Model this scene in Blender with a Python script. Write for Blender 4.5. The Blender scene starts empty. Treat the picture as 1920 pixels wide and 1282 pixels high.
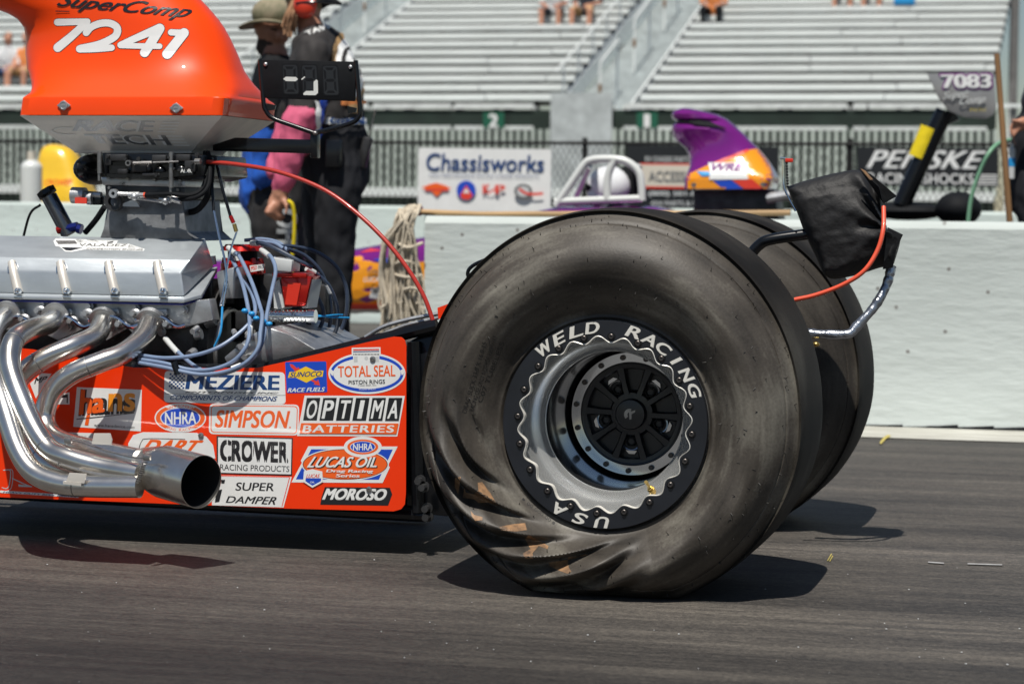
import bpy, bmesh, math, random
from mathutils import Vector, Matrix
from mathutils.bvhtree import BVHTree
from mathutils import noise as mnoise
random.seed(7)
scn = bpy.context.scene
COL = scn.collection
rad = math.radians
# ------------------------------------------------------------------ camera
FPX = 85.0 / 36.0 * 1920.0
YAW, ROLL, PITCH = rad(14), rad(0.6), math.atan(244 / FPX)
FW = Vector((-math.sin(YAW) * math.cos(PITCH), math.cos(YAW) * math.cos(PITCH), -math.sin(PITCH)))
_R0 = Vector((math.cos(YAW), math.sin(YAW), 0)); _U0 = _R0.cross(FW)
RT = math.cos(ROLL) * _R0 + math.sin(ROLL) * _U0
UP = RT.cross(FW)
HUB = Vector((0, 0, .388))
def ray(x, y): return FW + RT * ((x - 960) / FPX) - UP * ((y - 641) / FPX)
CAM = HUB - ray(1134, 796) * 5.43
cd = bpy.data.cameras.new('camera'); cam = bpy.data.objects.new('camera', cd); COL.objects.link(cam)
m4 = Matrix((RT, UP, -FW)).transposed().to_4x4(); m4.translation = CAM; cam.matrix_world = m4
cd.lens = 85; cd.sensor_width = 36; cd.sensor_fit = 'HORIZONTAL'; cd.clip_start = .1; cd.clip_end = 3000
cd.dof.use_dof = True; cd.dof.focus_distance = 5.75; cd.dof.aperture_fstop = 5.3; cd.dof.aperture_blades = 9
scn.camera = cam
# ------------------------------------------------------------------ sky and sun
SUN_EL = rad(65)
w = bpy.data.worlds.new('World'); scn.world = w; w.use_nodes = True
nt = w.node_tree; nt.nodes.clear()
wo = nt.nodes.new('ShaderNodeOutputWorld'); bg = nt.nodes.new('ShaderNodeBackground'); sk = nt.nodes.new('ShaderNodeTexSky')
sk.sky_type = 'NISHITA'; sk.sun_disc = False; sk.sun_elevation = SUN_EL; sk.sun_rotation = rad(180)
sk.air_density = 1.0; sk.dust_density = .25; sk.ozone_density = 1.0
bg.inputs['Strength'].default_value = .052
nt.links.new(sk.outputs[0], bg.inputs[0]); nt.links.new(bg.outputs[0], wo.inputs[0])
sl = bpy.data.lights.new('sun', 'SUN'); sl.energy = 4.9; sl.angle = rad(.5); sl.color = (1, .95, .87)
so = bpy.data.objects.new('sun', sl); COL.objects.link(so); so.rotation_euler = (rad(90) - SUN_EL, 0, rad(1))
so.location = (0, -20, 40)
scn.view_settings.view_transform = 'Standard'; scn.view_settings.look = 'None'
scn.view_settings.exposure = 0.12; scn.view_settings.gamma = 1
# ------------------------------------------------------------------ picture point -> point of the place
def P(x, y, Y):
    r = ray(x, y); return CAM + r * ((Y - CAM.y) / r.y)
def G(x, y, z=0.0):
    r = ray(x, y); return CAM + r * ((z - CAM.z) / r.z)
# ------------------------------------------------------------------ materials
def lin(c):
    c /= 255.0
    return c / 12.92 if c <= .04045 else ((c + .055) / 1.055) ** 2.4
def hexa(r, g, b, k=1.0): return (lin(r) * k, lin(g) * k, lin(b) * k)
def mat(name, col, rough=.5, metal=0.0, coat=0.0, var=0.0, vscale=6.0, bump=0.0, bscale=40.0, stretch=(1, 1, 1), col2=None, detail=6, spec=None, rvar=0.0, aniso=None):
    m = bpy.data.materials.new(name); m.use_nodes = True
    n = m.node_tree.nodes; l = m.node_tree.links; b = n['Principled BSDF']
    b.inputs['Base Color'].default_value = (*col, 1); b.inputs['Roughness'].default_value = rough
    b.inputs['Metallic'].default_value = metal; b.inputs['Coat Weight'].default_value = coat
    b.inputs['Coat Roughness'].default_value = .04
    if spec is not None: b.inputs['Specular IOR Level'].default_value = spec
    if var or bump or rvar or col2:
        tc = n.new('ShaderNodeTexCoord'); mp = n.new('ShaderNodeMapping'); mp.inputs['Scale'].default_value = stretch
        l.new(tc.outputs['Object'], mp.inputs[0])
    if var or col2 or rvar:
        nz = n.new('ShaderNodeTexNoise'); nz.inputs['Scale'].default_value = vscale; nz.inputs['Detail'].default_value = detail
        nz.inputs['Roughness'].default_value = .62
        l.new(mp.outputs[0], nz.inputs['Vector'])
        cr = n.new('ShaderNodeValToRGB'); l.new(nz.outputs['Fac'], cr.inputs[0])
        c2 = col2 or tuple(c * (1 - var) for c in col)
        cr.color_ramp.elements[0].position = .32; cr.color_ramp.elements[1].position = .68
        cr.color_ramp.elements[0].color = (*c2, 1); cr.color_ramp.elements[1].color = (*[min(1, c * (1 + var * .5)) for c in col], 1)
        l.new(cr.outputs[0], b.inputs['Base Color'])
        if rvar:
            mr = n.new('ShaderNodeMapRange'); mr.inputs[3].default_value = max(.02, rough - rvar); mr.inputs[4].default_value = rough + rvar
            l.new(nz.outputs['Fac'], mr.inputs[0]); l.new(mr.outputs[0], b.inputs['Roughness'])
    if bump:
        nb = n.new('ShaderNodeTexNoise'); nb.inputs['Scale'].default_value = bscale; nb.inputs['Detail'].default_value = 5
        l.new(mp.outputs[0], nb.inputs['Vector'])
        bp = n.new('ShaderNodeBump'); bp.inputs['Strength'].default_value = bump; bp.inputs['Distance'].default_value = .01
        l.new(nb.outputs['Fac'], bp.inputs['Height']); l.new(bp.outputs[0], b.inputs['Normal'])
    return m
M = {}
M['red'] = mat('orange_red_paint', (.86, .040, .002), .35, spec=.25, coat=.3, var=.06, vscale=2)
M['orange'] = mat('orange_paint', (.94, .066, .001), .4, spec=.2, coat=.5, var=.05, vscale=2)
M['white'] = mat('white_vinyl', (.78, .79, .78), .35, coat=.3, var=.06, vscale=9)
M['grey_vinyl'] = mat('pale_grey_vinyl', (.55, .57, .57), .4, coat=.2)
M['black_vinyl'] = mat('black_vinyl', (.012, .013, .016), .35, coat=.2)
M['blue_vinyl'] = mat('blue_vinyl', hexa(22, 72, 190), .35, coat=.3)
M['navy_vinyl'] = mat('navy_vinyl', hexa(18, 62, 120), .35, coat=.3)
M['orange_vinyl'] = mat('orange_vinyl', (.86, .12, .012), .35, coat=.3)
M['amber_vinyl'] = mat('amber_vinyl', (.85, .30, .015), .35, coat=.3)
M['yellow_vinyl'] = mat('yellow_vinyl', (.85, .55, .02), .35, coat=.3)
M['redv'] = mat('red_vinyl', (.72, .05, .03), .35, coat=.3)
M['etch'] = mat('etched_aluminium', (.92, .91, .88), .6, metal=.0)
M['black'] = mat('black_paint', (.006, .007, .009), .25, spec=.35, coat=.15, var=.3, vscale=20)
M['blackmatte'] = mat('matte_black', (.008, .009, .011), .7, var=.3, vscale=30, spec=.15)
M['satin'] = mat('black_anodised', (.012, .014, .019), .32, metal=0, coat=.15, var=.2, vscale=12, rvar=.08)
M['alu'] = mat('cast_aluminium', (.52, .53, .54), .42, metal=.85, var=.25, vscale=14, bump=.08, bscale=160, rvar=.12)
M['valve'] = mat('milled_aluminium', (.46, .50, .53), .36, metal=.52, var=.12, vscale=22, stretch=(.3, 1, 1), bump=.03, bscale=120, rvar=.06)
M['brushed'] = mat('brushed_aluminium', (.74, .70, .64), .45, metal=.3, var=.22, vscale=9, stretch=(.15, 1, 1), rvar=.08)
M['lip'] = mat('hazy_polished_rim', (.84, .86, .86), .19, metal=.80, var=.10, vscale=5, rvar=.08)
M['barrel'] = mat('dark_reflection_barrel', (.30, .31, .33), .14, metal=.95, var=.1, vscale=5)  # the lip's polish again, its dark reflections put into the base colour
M['polish'] = mat('polished_aluminium', (.80, .82, .83), .10, metal=1, var=.06, vscale=7, rvar=.04)
M['chrome'] = mat('stainless_tube', (.76, .755, .745), .24, metal=.95, col2=(.58, .54, .48), vscale=7, bump=.02, bscale=30, rvar=.07)
M['steel'] = mat('steel', (.36, .35, .34), .4, metal=.9, var=.3, vscale=40)
M['bolt'] = mat('dark_bolt', (.10, .09, .085), .4, metal=.8)
M['darkmetal'] = mat('dark_metal', (.06, .06, .062), .45, metal=.6, var=.4, vscale=18, bump=.08, bscale=80)
M['greymetal'] = mat('sun_patched_grey_metal', (.30, .31, .32), .45, metal=.3, col2=(.07, .072, .078), vscale=9, bump=.05, bscale=60)  # blotches paint in sun patches and shadow on the plenum
M['redan'] = mat('red_anodised', (.50, .012, .006), .2, metal=.55, coat=.5)
M['bluean'] = mat('blue_anodised', (.02, .03, .22), .25, metal=.6, coat=.4)
M['wire'] = mat('blue_grey_silicone', (.17, .235, .36), .42, var=.12, vscale=30, coat=.1)
M['navywire'] = mat('dark_blue_silicone', (.035, .05, .085), .38, var=.12, vscale=30, coat=.2)
M['ziptie'] = mat('blue_plastic_tie', (.02, .28, .62), .4)
M['redtube'] = mat('red_cable_sheath', (.42, .03, .018), .3, coat=.4)
M['redhose'] = mat('orange_red_hose', (.72, .09, .04), .4, coat=.2)
M['gold'] = mat('brass', (.55, .38, .12), .3, metal=.9)
M['cloth'] = mat('black_nylon', (.016, .016, .017), .6, var=.3, vscale=8, bump=.5, bscale=30, spec=.35)
M['wood'] = mat('weathered_wood', (.42, .27, .13), .6, var=.45, vscale=12, stretch=(.12, 1, 1), bump=.1, bscale=60)
M['polewood'] = mat('brown_wood', (.27, .145, .06), .6, var=.4, vscale=14, stretch=(1, 1, .12), bump=.1, bscale=60)
M['mop'] = mat('cotton_yarn', (.58, .51, .40), .9, var=.4, vscale=25, bump=.5, bscale=200)
M['tan'] = mat('tan_worn_rubber', (.36, .20, .095), .6, col2=(.085, .055, .036), vscale=38, stretch=(1, 1, .45), bump=.2, bscale=120)
# concrete barrier
def concrete(name, base, dark, pits=True):
    m = mat(name, base, .75, var=.10, vscale=1.6, bump=.45, bscale=22, stretch=(.45, 1, 1.5))
    n = m.node_tree.nodes; l = m.node_tree.links; b = n['Principled BSDF']
    tc = n.new('ShaderNodeTexCoord')
    v = n.new('ShaderNodeTexVoronoi'); v.inputs['Scale'].default_value = 5.5; v.inputs['Randomness'].default_value = 1
    sp_ = n.new('ShaderNodeSeparateXYZ'); cb_ = n.new('ShaderNodeCombineXYZ'); l.new(tc.outputs['Object'], sp_.inputs[0]); l.new(sp_.outputs[0], cb_.inputs[0]); l.new(sp_.outputs[2], cb_.inputs[1])
    v.voronoi_dimensions = '2D'; l.new(cb_.outputs[0], v.inputs['Vector'])
    lt = n.new('ShaderNodeMath'); lt.operation = 'LESS_THAN'; lt.inputs[1].default_value = .045
    l.new(v.outputs['Distance'], lt.inputs[0])
    n2 = n.new('ShaderNodeTexNoise'); n2.inputs['Scale'].default_value = 3.1; l.new(tc.outputs['Object'], n2.inputs['Vector'])
    gt = n.new('ShaderNodeMath'); gt.operation = 'GREATER_THAN'; gt.inputs[1].default_value = .47; l.new(n2.outputs['Fac'], gt.inputs[0])
    mu = n.new('ShaderNodeMath'); mu.operation = 'MULTIPLY'; l.new(lt.outputs[0], mu.inputs[0]); l.new(gt.outputs[0], mu.inputs[1])
    mx = n.new('ShaderNodeMix'); mx.data_type = 'RGBA'
    src = b.inputs['Base Color'].links[0].from_socket
    l.new(mu.outputs[0], mx.inputs['Factor']); l.new(src, mx.inputs['A']); mx.inputs['B'].default_value = (*dark, 1)
    # vertical drip stains
    mp = n.new('ShaderNodeMapping'); mp.inputs['Scale'].default_value = (.8, 1, 7); l.new(tc.outputs['Object'], mp.inputs[0])
    n3 = n.new('ShaderNodeTexNoise'); n3.inputs['Scale'].default_value = 1.5; n3.inputs['Detail'].default_value = 8; l.new(mp.outputs[0], n3.inputs['Vector'])
    mr = n.new('ShaderNodeMapRange'); mr.inputs[1].default_value = .52; mr.inputs[2].default_value = .75; mr.inputs[4].default_value = .35; l.new(n3.outputs['Fac'], mr.inputs[0])
    mx2 = n.new('ShaderNodeMix'); mx2.data_type = 'RGBA'
    l.new(mr.outputs[0], mx2.inputs['Factor']); l.new(mx.outputs['Result'], mx2.inputs['A']); mx2.inputs['B'].default_value = (base[0] * .72, base[1] * .72, base[2] * .7, 1)
    l.new(mx2.outputs['Result'], b.inputs['Base Color'])
    return m
M['wall'] = concrete('painted_concrete', (.50, .55, .535), (.22, .22, .21))
M['wall2'] = concrete('pale_concrete', (.50, .575, .55), (.3, .3, .3))
# track surface: rubbered asphalt with streaks along the lane
def track_mat():
    m = bpy.data.materials.new('rubbered_asphalt'); m.use_nodes = True
    n = m.node_tree.nodes; l = m.node_tree.links; b = n['Principled BSDF']
    tc = n.new('ShaderNodeTexCoord')
    def noise(sc, stretch, det=6, ro=.6):
        mp = n.new('ShaderNodeMapping'); mp.inputs['Scale'].default_value = stretch; l.new(tc.outputs['Object'], mp.inputs[0])
        z = n.new('ShaderNodeTexNoise'); z.inputs['Scale'].default_value = sc; z.inputs['Detail'].default_value = det; z.inputs['Roughness'].default_value = ro
        l.new(mp.outputs[0], z.inputs['Vector']); return z.outputs['Fac']
    a = noise(4.0, (.06, 1, 1), 7); f = noise(26, (.035, 1, 1), 5, .7); g = noise(210, (.55, 1, 1), 4, .7); p = noise(1.1, (.35, 1, 1), 5)
    fine = noise(60, (.3, 1, 1), 6, .75)
    def mth(op, x, y):
        q = n.new('ShaderNodeMath'); q.operation = op
        for i, t in enumerate((x, y)):
            if isinstance(t, (int, float)): q.inputs[i].default_value = t
            else: l.new(t, q.inputs[i])
        return q.outputs[0]
    s = mth('ADD', mth('MULTIPLY', a, .42), mth('MULTIPLY', f, .30)); s = mth('ADD', s, mth('MULTIPLY', p, .34)); s = mth('ADD', s, mth('MULTIPLY', mth('SUBTRACT', fine, .5), .30)); s = mth('ADD', s, mth('MULTIPLY', mth('SUBTRACT', g, .5), .62))
    cr = n.new('ShaderNodeValToRGB'); l.new(s, cr.inputs[0])
    e = cr.color_ramp.elements; e[0].position = .33; e[0].color = (.010, .0098, .010, 1); e[1].position = .77; e[1].color = (.190, .170, .142, 1)
    x = cr.color_ramp.elements.new(.46); x.color = (.036, .033, .031, 1); x = cr.color_ramp.elements.new(.58); x.color = (.076, .068, .060, 1)
    # blacker rubber on the outer part of the lane, lens vignette painted in too
    sy = n.new('ShaderNodeSeparateXYZ'); l.new(tc.outputs['Object'], sy.inputs[0])
    dk = n.new('ShaderNodeMapRange'); dk.inputs[1].default_value = -.15; dk.inputs[2].default_value = -1.0; dk.inputs[3].default_value = 1.0; dk.inputs[4].default_value = .52
    l.new(mth('ADD', sy.outputs[1], mth('MULTIPLY', mth('SUBTRACT', p, .5), 1.6)), dk.inputs[0])
    g1 = mth('ABSOLUTE', mth('SUBTRACT', mth('ADD', sy.outputs[1], mth('MULTIPLY', mth('SUBTRACT', a, .5), .25)), .93), 0)      # paler ground strip between the wheel paths
    gb = n.new('ShaderNodeMapRange'); gb.inputs[1].default_value = .05; gb.inputs[2].default_value = .17; gb.inputs[3].default_value = 1.4; gb.inputs[4].default_value = 1.0; l.new(g1, gb.inputs[0])
    mm = n.new('ShaderNodeVectorMath'); mm.operation = 'SCALE'; l.new(cr.outputs[0], mm.inputs[0]); l.new(mth('MULTIPLY', dk.outputs[0], gb.outputs[0]), mm.inputs['Scale'])
    l.new(mm.outputs[0], b.inputs['Base Color'])
    mr = n.new('ShaderNodeMapRange'); mr.inputs[3].default_value = .5; mr.inputs[4].default_value = .8; l.new(f, mr.inputs[0]); l.new(mr.outputs[0], b.inputs['Roughness'])
    b.inputs['Specular IOR Level'].default_value = .35
    bp = n.new('ShaderNodeBump'); bp.inputs['Strength'].default_value = .35; bp.inputs['Distance'].default_value = .004
    l.new(mth('ADD', g, mth('MULTIPLY', f, .6)), bp.inputs['Height']); l.new(bp.outputs[0], b.inputs['Normal'])
    return m
M['track'] = track_mat()
M['shoulder'] = mat('grey_asphalt', (.11, .105, .10), .8, var=.3, vscale=3, bump=.2, bscale=200)
M['strip'] = mat('worn_white_line_paint', (.55, .55, .50), .8, col2=(.30, .29, .25), vscale=7, stretch=(.4, 2, 1), bump=.3, bscale=60)
M['ystain'] = mat('yellow_line_paint', (.48, .40, .10), .8, var=.4, vscale=15)
M['chalk'] = mat('chalk_paint', (.34, .34, .34), .8, var=.3, vscale=40)
# tyre rubber: dust in rings round the axle
def tyre_mat(name, hub, dust=1.0, spec=.45, rough=.5):
    m = bpy.data.materials.new(name); m.use_nodes = True
    n = m.node_tree.nodes; l = m.node_tree.links; b = n['Principled BSDF']
    tc = n.new('ShaderNodeTexCoord'); sb = n.new('ShaderNodeVectorMath'); sb.operation = 'SUBTRACT'; sb.inputs[1].default_value = hub
    l.new(tc.outputs['Object'], sb.inputs[0])
    sx = n.new('ShaderNodeSeparateXYZ'); l.new(sb.outputs[0], sx.inputs[0])
    cx = n.new('ShaderNodeCombineXYZ'); l.new(sx.outputs[0], cx.inputs[0]); l.new(sx.outputs[2], cx.inputs[2])
    ln = n.new('ShaderNodeVectorMath'); ln.operation = 'LENGTH'; l.new(cx.outputs[0], ln.inputs[0])
    nm = n.new('ShaderNodeVectorMath'); nm.operation = 'NORMALIZE'; l.new(cx.outputs[0], nm.inputs[0])
    sc = n.new('ShaderNodeVectorMath'); sc.operation = 'SCALE'; sc.inputs['Scale'].default_value = .35; l.new(nm.outputs[0], sc.inputs[0])
    cy = n.new('ShaderNodeCombineXYZ'); mu = n.new('ShaderNodeMath'); mu.operation = 'MULTIPLY'; mu.inputs[1].default_value = 9
    l.new(ln.outputs['Value'], mu.inputs[0]); l.new(mu.outputs[0], cy.inputs[1])
    ad = n.new('ShaderNodeVectorMath'); ad.operation = 'ADD'; l.new(sc.outputs[0], ad.inputs[0]); l.new(cy.outputs[0], ad.inputs[1])
    z1 = n.new('ShaderNodeTexNoise'); z1.inputs['Scale'].default_value = 5; z1.inputs['Detail'].default_value = 5; z1.inputs['Roughness'].default_value = .5; l.new(ad.outputs[0], z1.inputs['Vector'])
    z2 = n.new('ShaderNodeTexNoise'); z2.inputs['Scale'].default_value = 4.2; z2.inputs['Detail'].default_value = 5; l.new(sb.outputs[0], z2.inputs['Vector'])
    z3 = n.new('ShaderNodeTexNoise'); z3.inputs['Scale'].default_value = 160; z3.inputs['Detail'].default_value = 4; l.new(sb.outputs[0], z3.inputs['Vector'])
    def mth(op, x, y):
        q = n.new('ShaderNodeMath'); q.operation = op
        for i, t in enumerate((x, y)):
            if isinstance(t, (int, float)): q.inputs[i].default_value = t
            else: l.new(t, q.inputs[i])
        return q.outputs[0]
    s = mth('ADD', mth('MULTIPLY', z1.outputs['Fac'], .38), mth('MULTIPLY', z2.outputs['Fac'], .62)); s = mth('ADD', s, mth('MULTIPLY', mth('SUBTRACT', z3.outputs['Fac'], .5), .12))
    cr = n.new('ShaderNodeValToRGB'); l.new(s, cr.inputs[0])
    e = cr.color_ramp.elements; e[0].position = .36; e[0].color = (.019 * dust, .016 * dust, .013 * dust, 1); e[1].position = .70; e[1].color = (.19 * dust, .178 * dust, .150 * dust, 1)
    x = e.new(.52); x.color = (.060 * dust, .052 * dust, .043 * dust, 1)
    l.new(cr.outputs[0], b.inputs['Base Color']); b.inputs['Roughness'].default_value = rough; b.inputs['Specular IOR Level'].default_value = spec
    bp = n.new('ShaderNodeBump'); bp.inputs['Strength'].default_value = .12; bp.inputs['Distance'].default_value = .003
    l.new(z3.outputs['Fac'], bp.inputs['Height']); l.new(bp.outputs[0], b.inputs['Normal'])
    return m
# ------------------------------------------------------------------ mesh helpers
def cr_pts(pts, sub=6):
    pts = [Vector(p) for p in pts]
    if len(pts) < 3 or sub < 2: return pts
    out = []
    q = [pts[0] * 2 - pts[1]] + pts + [pts[-1] * 2 - pts[-2]]
    for i in range(1, len(q) - 2):
        a, b, c, d = q[i - 1], q[i], q[i + 1], q[i + 2]
        for k in range(sub):
            t = k / sub
            out.append(.5 * (2 * b + (c - a) * t + (2 * a - 5 * b + 4 * c - d) * t * t + (3 * b - a - 3 * c + d) * t ** 3))
    out.append(pts[-1]); return out
class MB:
    def __init__(s): s.v = []; s.f = []; s.m = []; s.g = []
    def add(s, vs, fs, mi=0):
        o = len(s.v); s.v += [Vector(x) for x in vs]; s.g.append((o, len(s.f)))
        for f in fs: s.f.append([i + o for i in f]); s.m.append(mi)
        return s
    def loft(s, loops, cap=True, mi=0, closed=True):
        n = len(loops[0]); vs = [p for lp in loops for p in lp]; fs = []
        for i in range(len(loops) - 1):
            for j in range(n if closed else n - 1):
                k = (j + 1) % n; fs.append([i * n + j, i * n + k, (i + 1) * n + k, (i + 1) * n + j])
        if cap: fs.append(list(range(n))[::-1]); fs.append([(len(loops) - 1) * n + j for j in range(n)])
        return s.add(vs, fs, mi)
    def tube(s, pts, r, n=10, sub=6, mi=0, cap=True, rs=None):
        pts = cr_pts(pts, sub); L = len(pts)
        if rs: rr = [rs[0] + (rs[-1] - rs[0]) * i / (L - 1) if len(rs) == 2 else rs[min(len(rs) - 1, int(round(i / (L - 1) * (len(rs) - 1))))] for i in range(L)]
        else: rr = [r] * L
        loops = []; prev = None
        for i, p in enumerate(pts):
            t = (pts[min(i + 1, L - 1)] - pts[max(i - 1, 0)])
            if t.length < 1e-9: t = Vector((0, 0, 1))
            t.normalize()
            if prev is None:
                a = Vector((0, 0, 1)) if abs(t.z) < .9 else Vector((1, 0, 0)); u = t.cross(a).normalized()
            else: u = (prev - t * prev.dot(t)).normalized()
            prev = u; v = t.cross(u)
            loops.append([p + (u * math.cos(2 * math.pi * k / n) + v * math.sin(2 * math.pi * k / n)) * rr[i] for k in range(n)])
        return s.loft(loops, cap, mi)
    def cyl(s, a, b, r, r2=None, n=20, mi=0, cap=True): return s.tube([a, b], r, n, 1, mi, cap, rs=(r, r if r2 is None else r2))
    def box(s, c, d, mi=0, rz=0, bev=0.0, rot=None):
        bm = bmesh.new(); bmesh.ops.create_cube(bm, size=1)
        for v in bm.verts: v.co = Vector((v.co.x * d[0], v.co.y * d[1], v.co.z * d[2]))
        if bev: bmesh.ops.bevel(bm, geom=bm.edges[:], offset=bev, segments=2, affect='EDGES', profile=.5)
        R = rot or Matrix.Rotation(rz, 3, 'Z'); c = Vector(c)
        bm.verts.index_update()
        s.add([R @ v.co + c for v in bm.verts], [[v.index for v in f.verts] for f in bm.faces], mi); bm.free(); return s
    def prism(s, pts, d, mi=0, bev=0.0):
        d = Vector(d)
        if not bev: return s.loft([[Vector(p) for p in pts], [Vector(p) + d for p in pts]], True, mi)
        t = MB().loft([[Vector(p) for p in pts], [Vector(p) + d for p in pts]])
        bm = t.bm(); bmesh.ops.bevel(bm, geom=bm.edges[:], offset=bev, segments=2, affect='EDGES', profile=.5, clamp_overlap=True)
        bm.verts.index_update(); s.add([v.co.copy() for v in bm.verts], [[v.index for v in f.verts] for f in bm.faces], mi); bm.free(); return s
    def ell(s, c, r, mi=0, nu=20, nv=12, rot=None):
        c = Vector(c); r = Vector(r) if not isinstance(r, (int, float)) else Vector((r, r, r)); loops = []
        for i in range(nv + 1):
            ph = -math.pi / 2 + math.pi * i / nv; cp = max(math.cos(ph), .001)
            lp = [Vector((r.x * cp * math.cos(2 * math.pi * k / nu), r.y * cp * math.sin(2 * math.pi * k / nu), r.z * math.sin(ph))) for k in range(nu)]
            loops.append([(rot @ p if rot else p) + c for p in lp])
        return s.loft(loops, True, mi)
    def lathe(s, prof, c, n=64, mi=0, mis=None):        # profile of (r, y) turned round the Y axis at c
        c = Vector(c); loops = [[c + Vector((r * math.cos(2 * math.pi * k / n), y, r * math.sin(2 * math.pi * k / n))) for k in range(n)] for r, y in prof]
        for i in range(len(loops) - 1): s.loft(loops[i:i + 2], False, mis[i] if mis else mi)
        return s
    def bm(s):
        bm = bmesh.new(); vs = [bm.verts.new(v) for v in s.v]
        for f, mi in zip(s.f, s.m):
            try: x = bm.faces.new([vs[i] for i in f]); x.material_index = mi
            except ValueError: pass
        return bm
    def bvh(s): return BVHTree.FromPolygons([v[:] for v in s.v], s.f)
    def each(s, name, mats, parent=None, smooth=35):   # one object for each piece added
        g = s.g + [(len(s.v), len(s.f))]; out = []
        for (a, b), (c, d) in zip(g, g[1:]):
            t = MB(); t.v = s.v[a:c]; t.f = [[i - a for i in f] for f in s.f[b:d]]; t.m = s.m[b:d]; out.append(t.build(name, mats, parent, smooth))
        return out
    def build(s, name, mats, parent=None, smooth=35, normals=True, weld=True):
        bm = s.bm()
        if weld: bmesh.ops.remove_doubles(bm, verts=bm.verts[:], dist=1e-6)
        if normals: bmesh.ops.recalc_face_normals(bm, faces=bm.faces[:])
        off = ROOT.get(parent.name, Vector()) if parent else Vector()
        for v in bm.verts: v.co -= off
        me = bpy.data.meshes.new(name); bm.to_mesh(me); bm.free()
        for m in (mats if isinstance(mats, (list, tuple)) else [mats]): me.materials.append(M[m] if isinstance(m, str) else m)
        o = bpy.data.objects.new(name, me); COL.objects.link(o)
        if smooth:
            for p in me.polygons: p.use_smooth = True
            me.set_sharp_from_angle(angle=rad(smooth))
        if parent: o.parent = parent; ROOT[o.name] = off
        return o
ROOT = {}
def tag(o, label=None, cat=None, group=None, kind=None):
    if label: o['label'] = label
    if cat: o['category'] = cat
    if group: o['group'] = group
    if kind: o['kind'] = kind
    return o
def thing(name, label, cat, loc=(0, 0, 0), group=None):
    o = bpy.data.objects.new(name, None); COL.objects.link(o); o.location = loc; o.empty_display_size = .2
    ROOT[o.name] = Vector(loc); return tag(o, label, cat, group)
def copy_thing(o, loc, parent=None):
    c = o.copy(); COL.objects.link(c)
    if parent: c.parent = parent
    else: c.location = loc
    for ch in list(o.children): copy_thing(ch, None, c)
    return c
# writing: the built-in font as a flat mesh, fitted into a four-cornered patch
_tc = {}
def text2d(s, bold=.0, shear=0.0, spacing=1.0):
    k = (s, bold, shear, spacing)
    if k in _tc: return _tc[k]
    cu = bpy.data.curves.new('t', 'FONT'); cu.body = s; cu.offset = bold; cu.shear = shear; cu.space_character = spacing; cu.resolution_u = 4; cu.fill_mode = 'FRONT'
    ob = bpy.data.objects.new('t', cu); COL.objects.link(ob); dg = bpy.context.evaluated_depsgraph_get(); dg.update()
    me = bpy.data.meshes.new_from_object(ob.evaluated_get(dg)); bpy.data.objects.remove(ob); bpy.data.curves.remove(cu)
    vs = [(v.co.x, v.co.y) for v in me.vertices]; fs = [list(p.vertices) for p in me.polygons]; bpy.data.meshes.remove(me)
    x0 = min(v[0] for v in vs); x1 = max(v[0] for v in vs); y0 = min(v[1] for v in vs); y1 = max(v[1] for v in vs)
    _tc[k] = ([((x - x0) / (x1 - x0), (y - y0) / (y1 - y0)) for x, y in vs], fs, (x1 - x0) / (y1 - y0)); return _tc[k]
def refine(vs, fs, L):
    bm = bmesh.new(); bv = [bm.verts.new((x, y, 0)) for x, y in vs]
    for f in fs:
        try: bm.faces.new([bv[i] for i in f])
        except ValueError: pass
    for _ in range(6):
        bmesh.ops.triangulate(bm, faces=bm.faces[:])
        e = [e for e in bm.edges if e.calc_length() > L]
        if not e: break
        bmesh.ops.subdivide_edges(bm, edges=e, cuts=1)
    bmesh.ops.triangulate(bm, faces=bm.faces[:])
    bm.verts.index_update(); r = ([(v.co.x, v.co.y) for v in bm.verts], [[v.index for v in f.verts] for f in bm.faces]); bm.free(); return r
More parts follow.
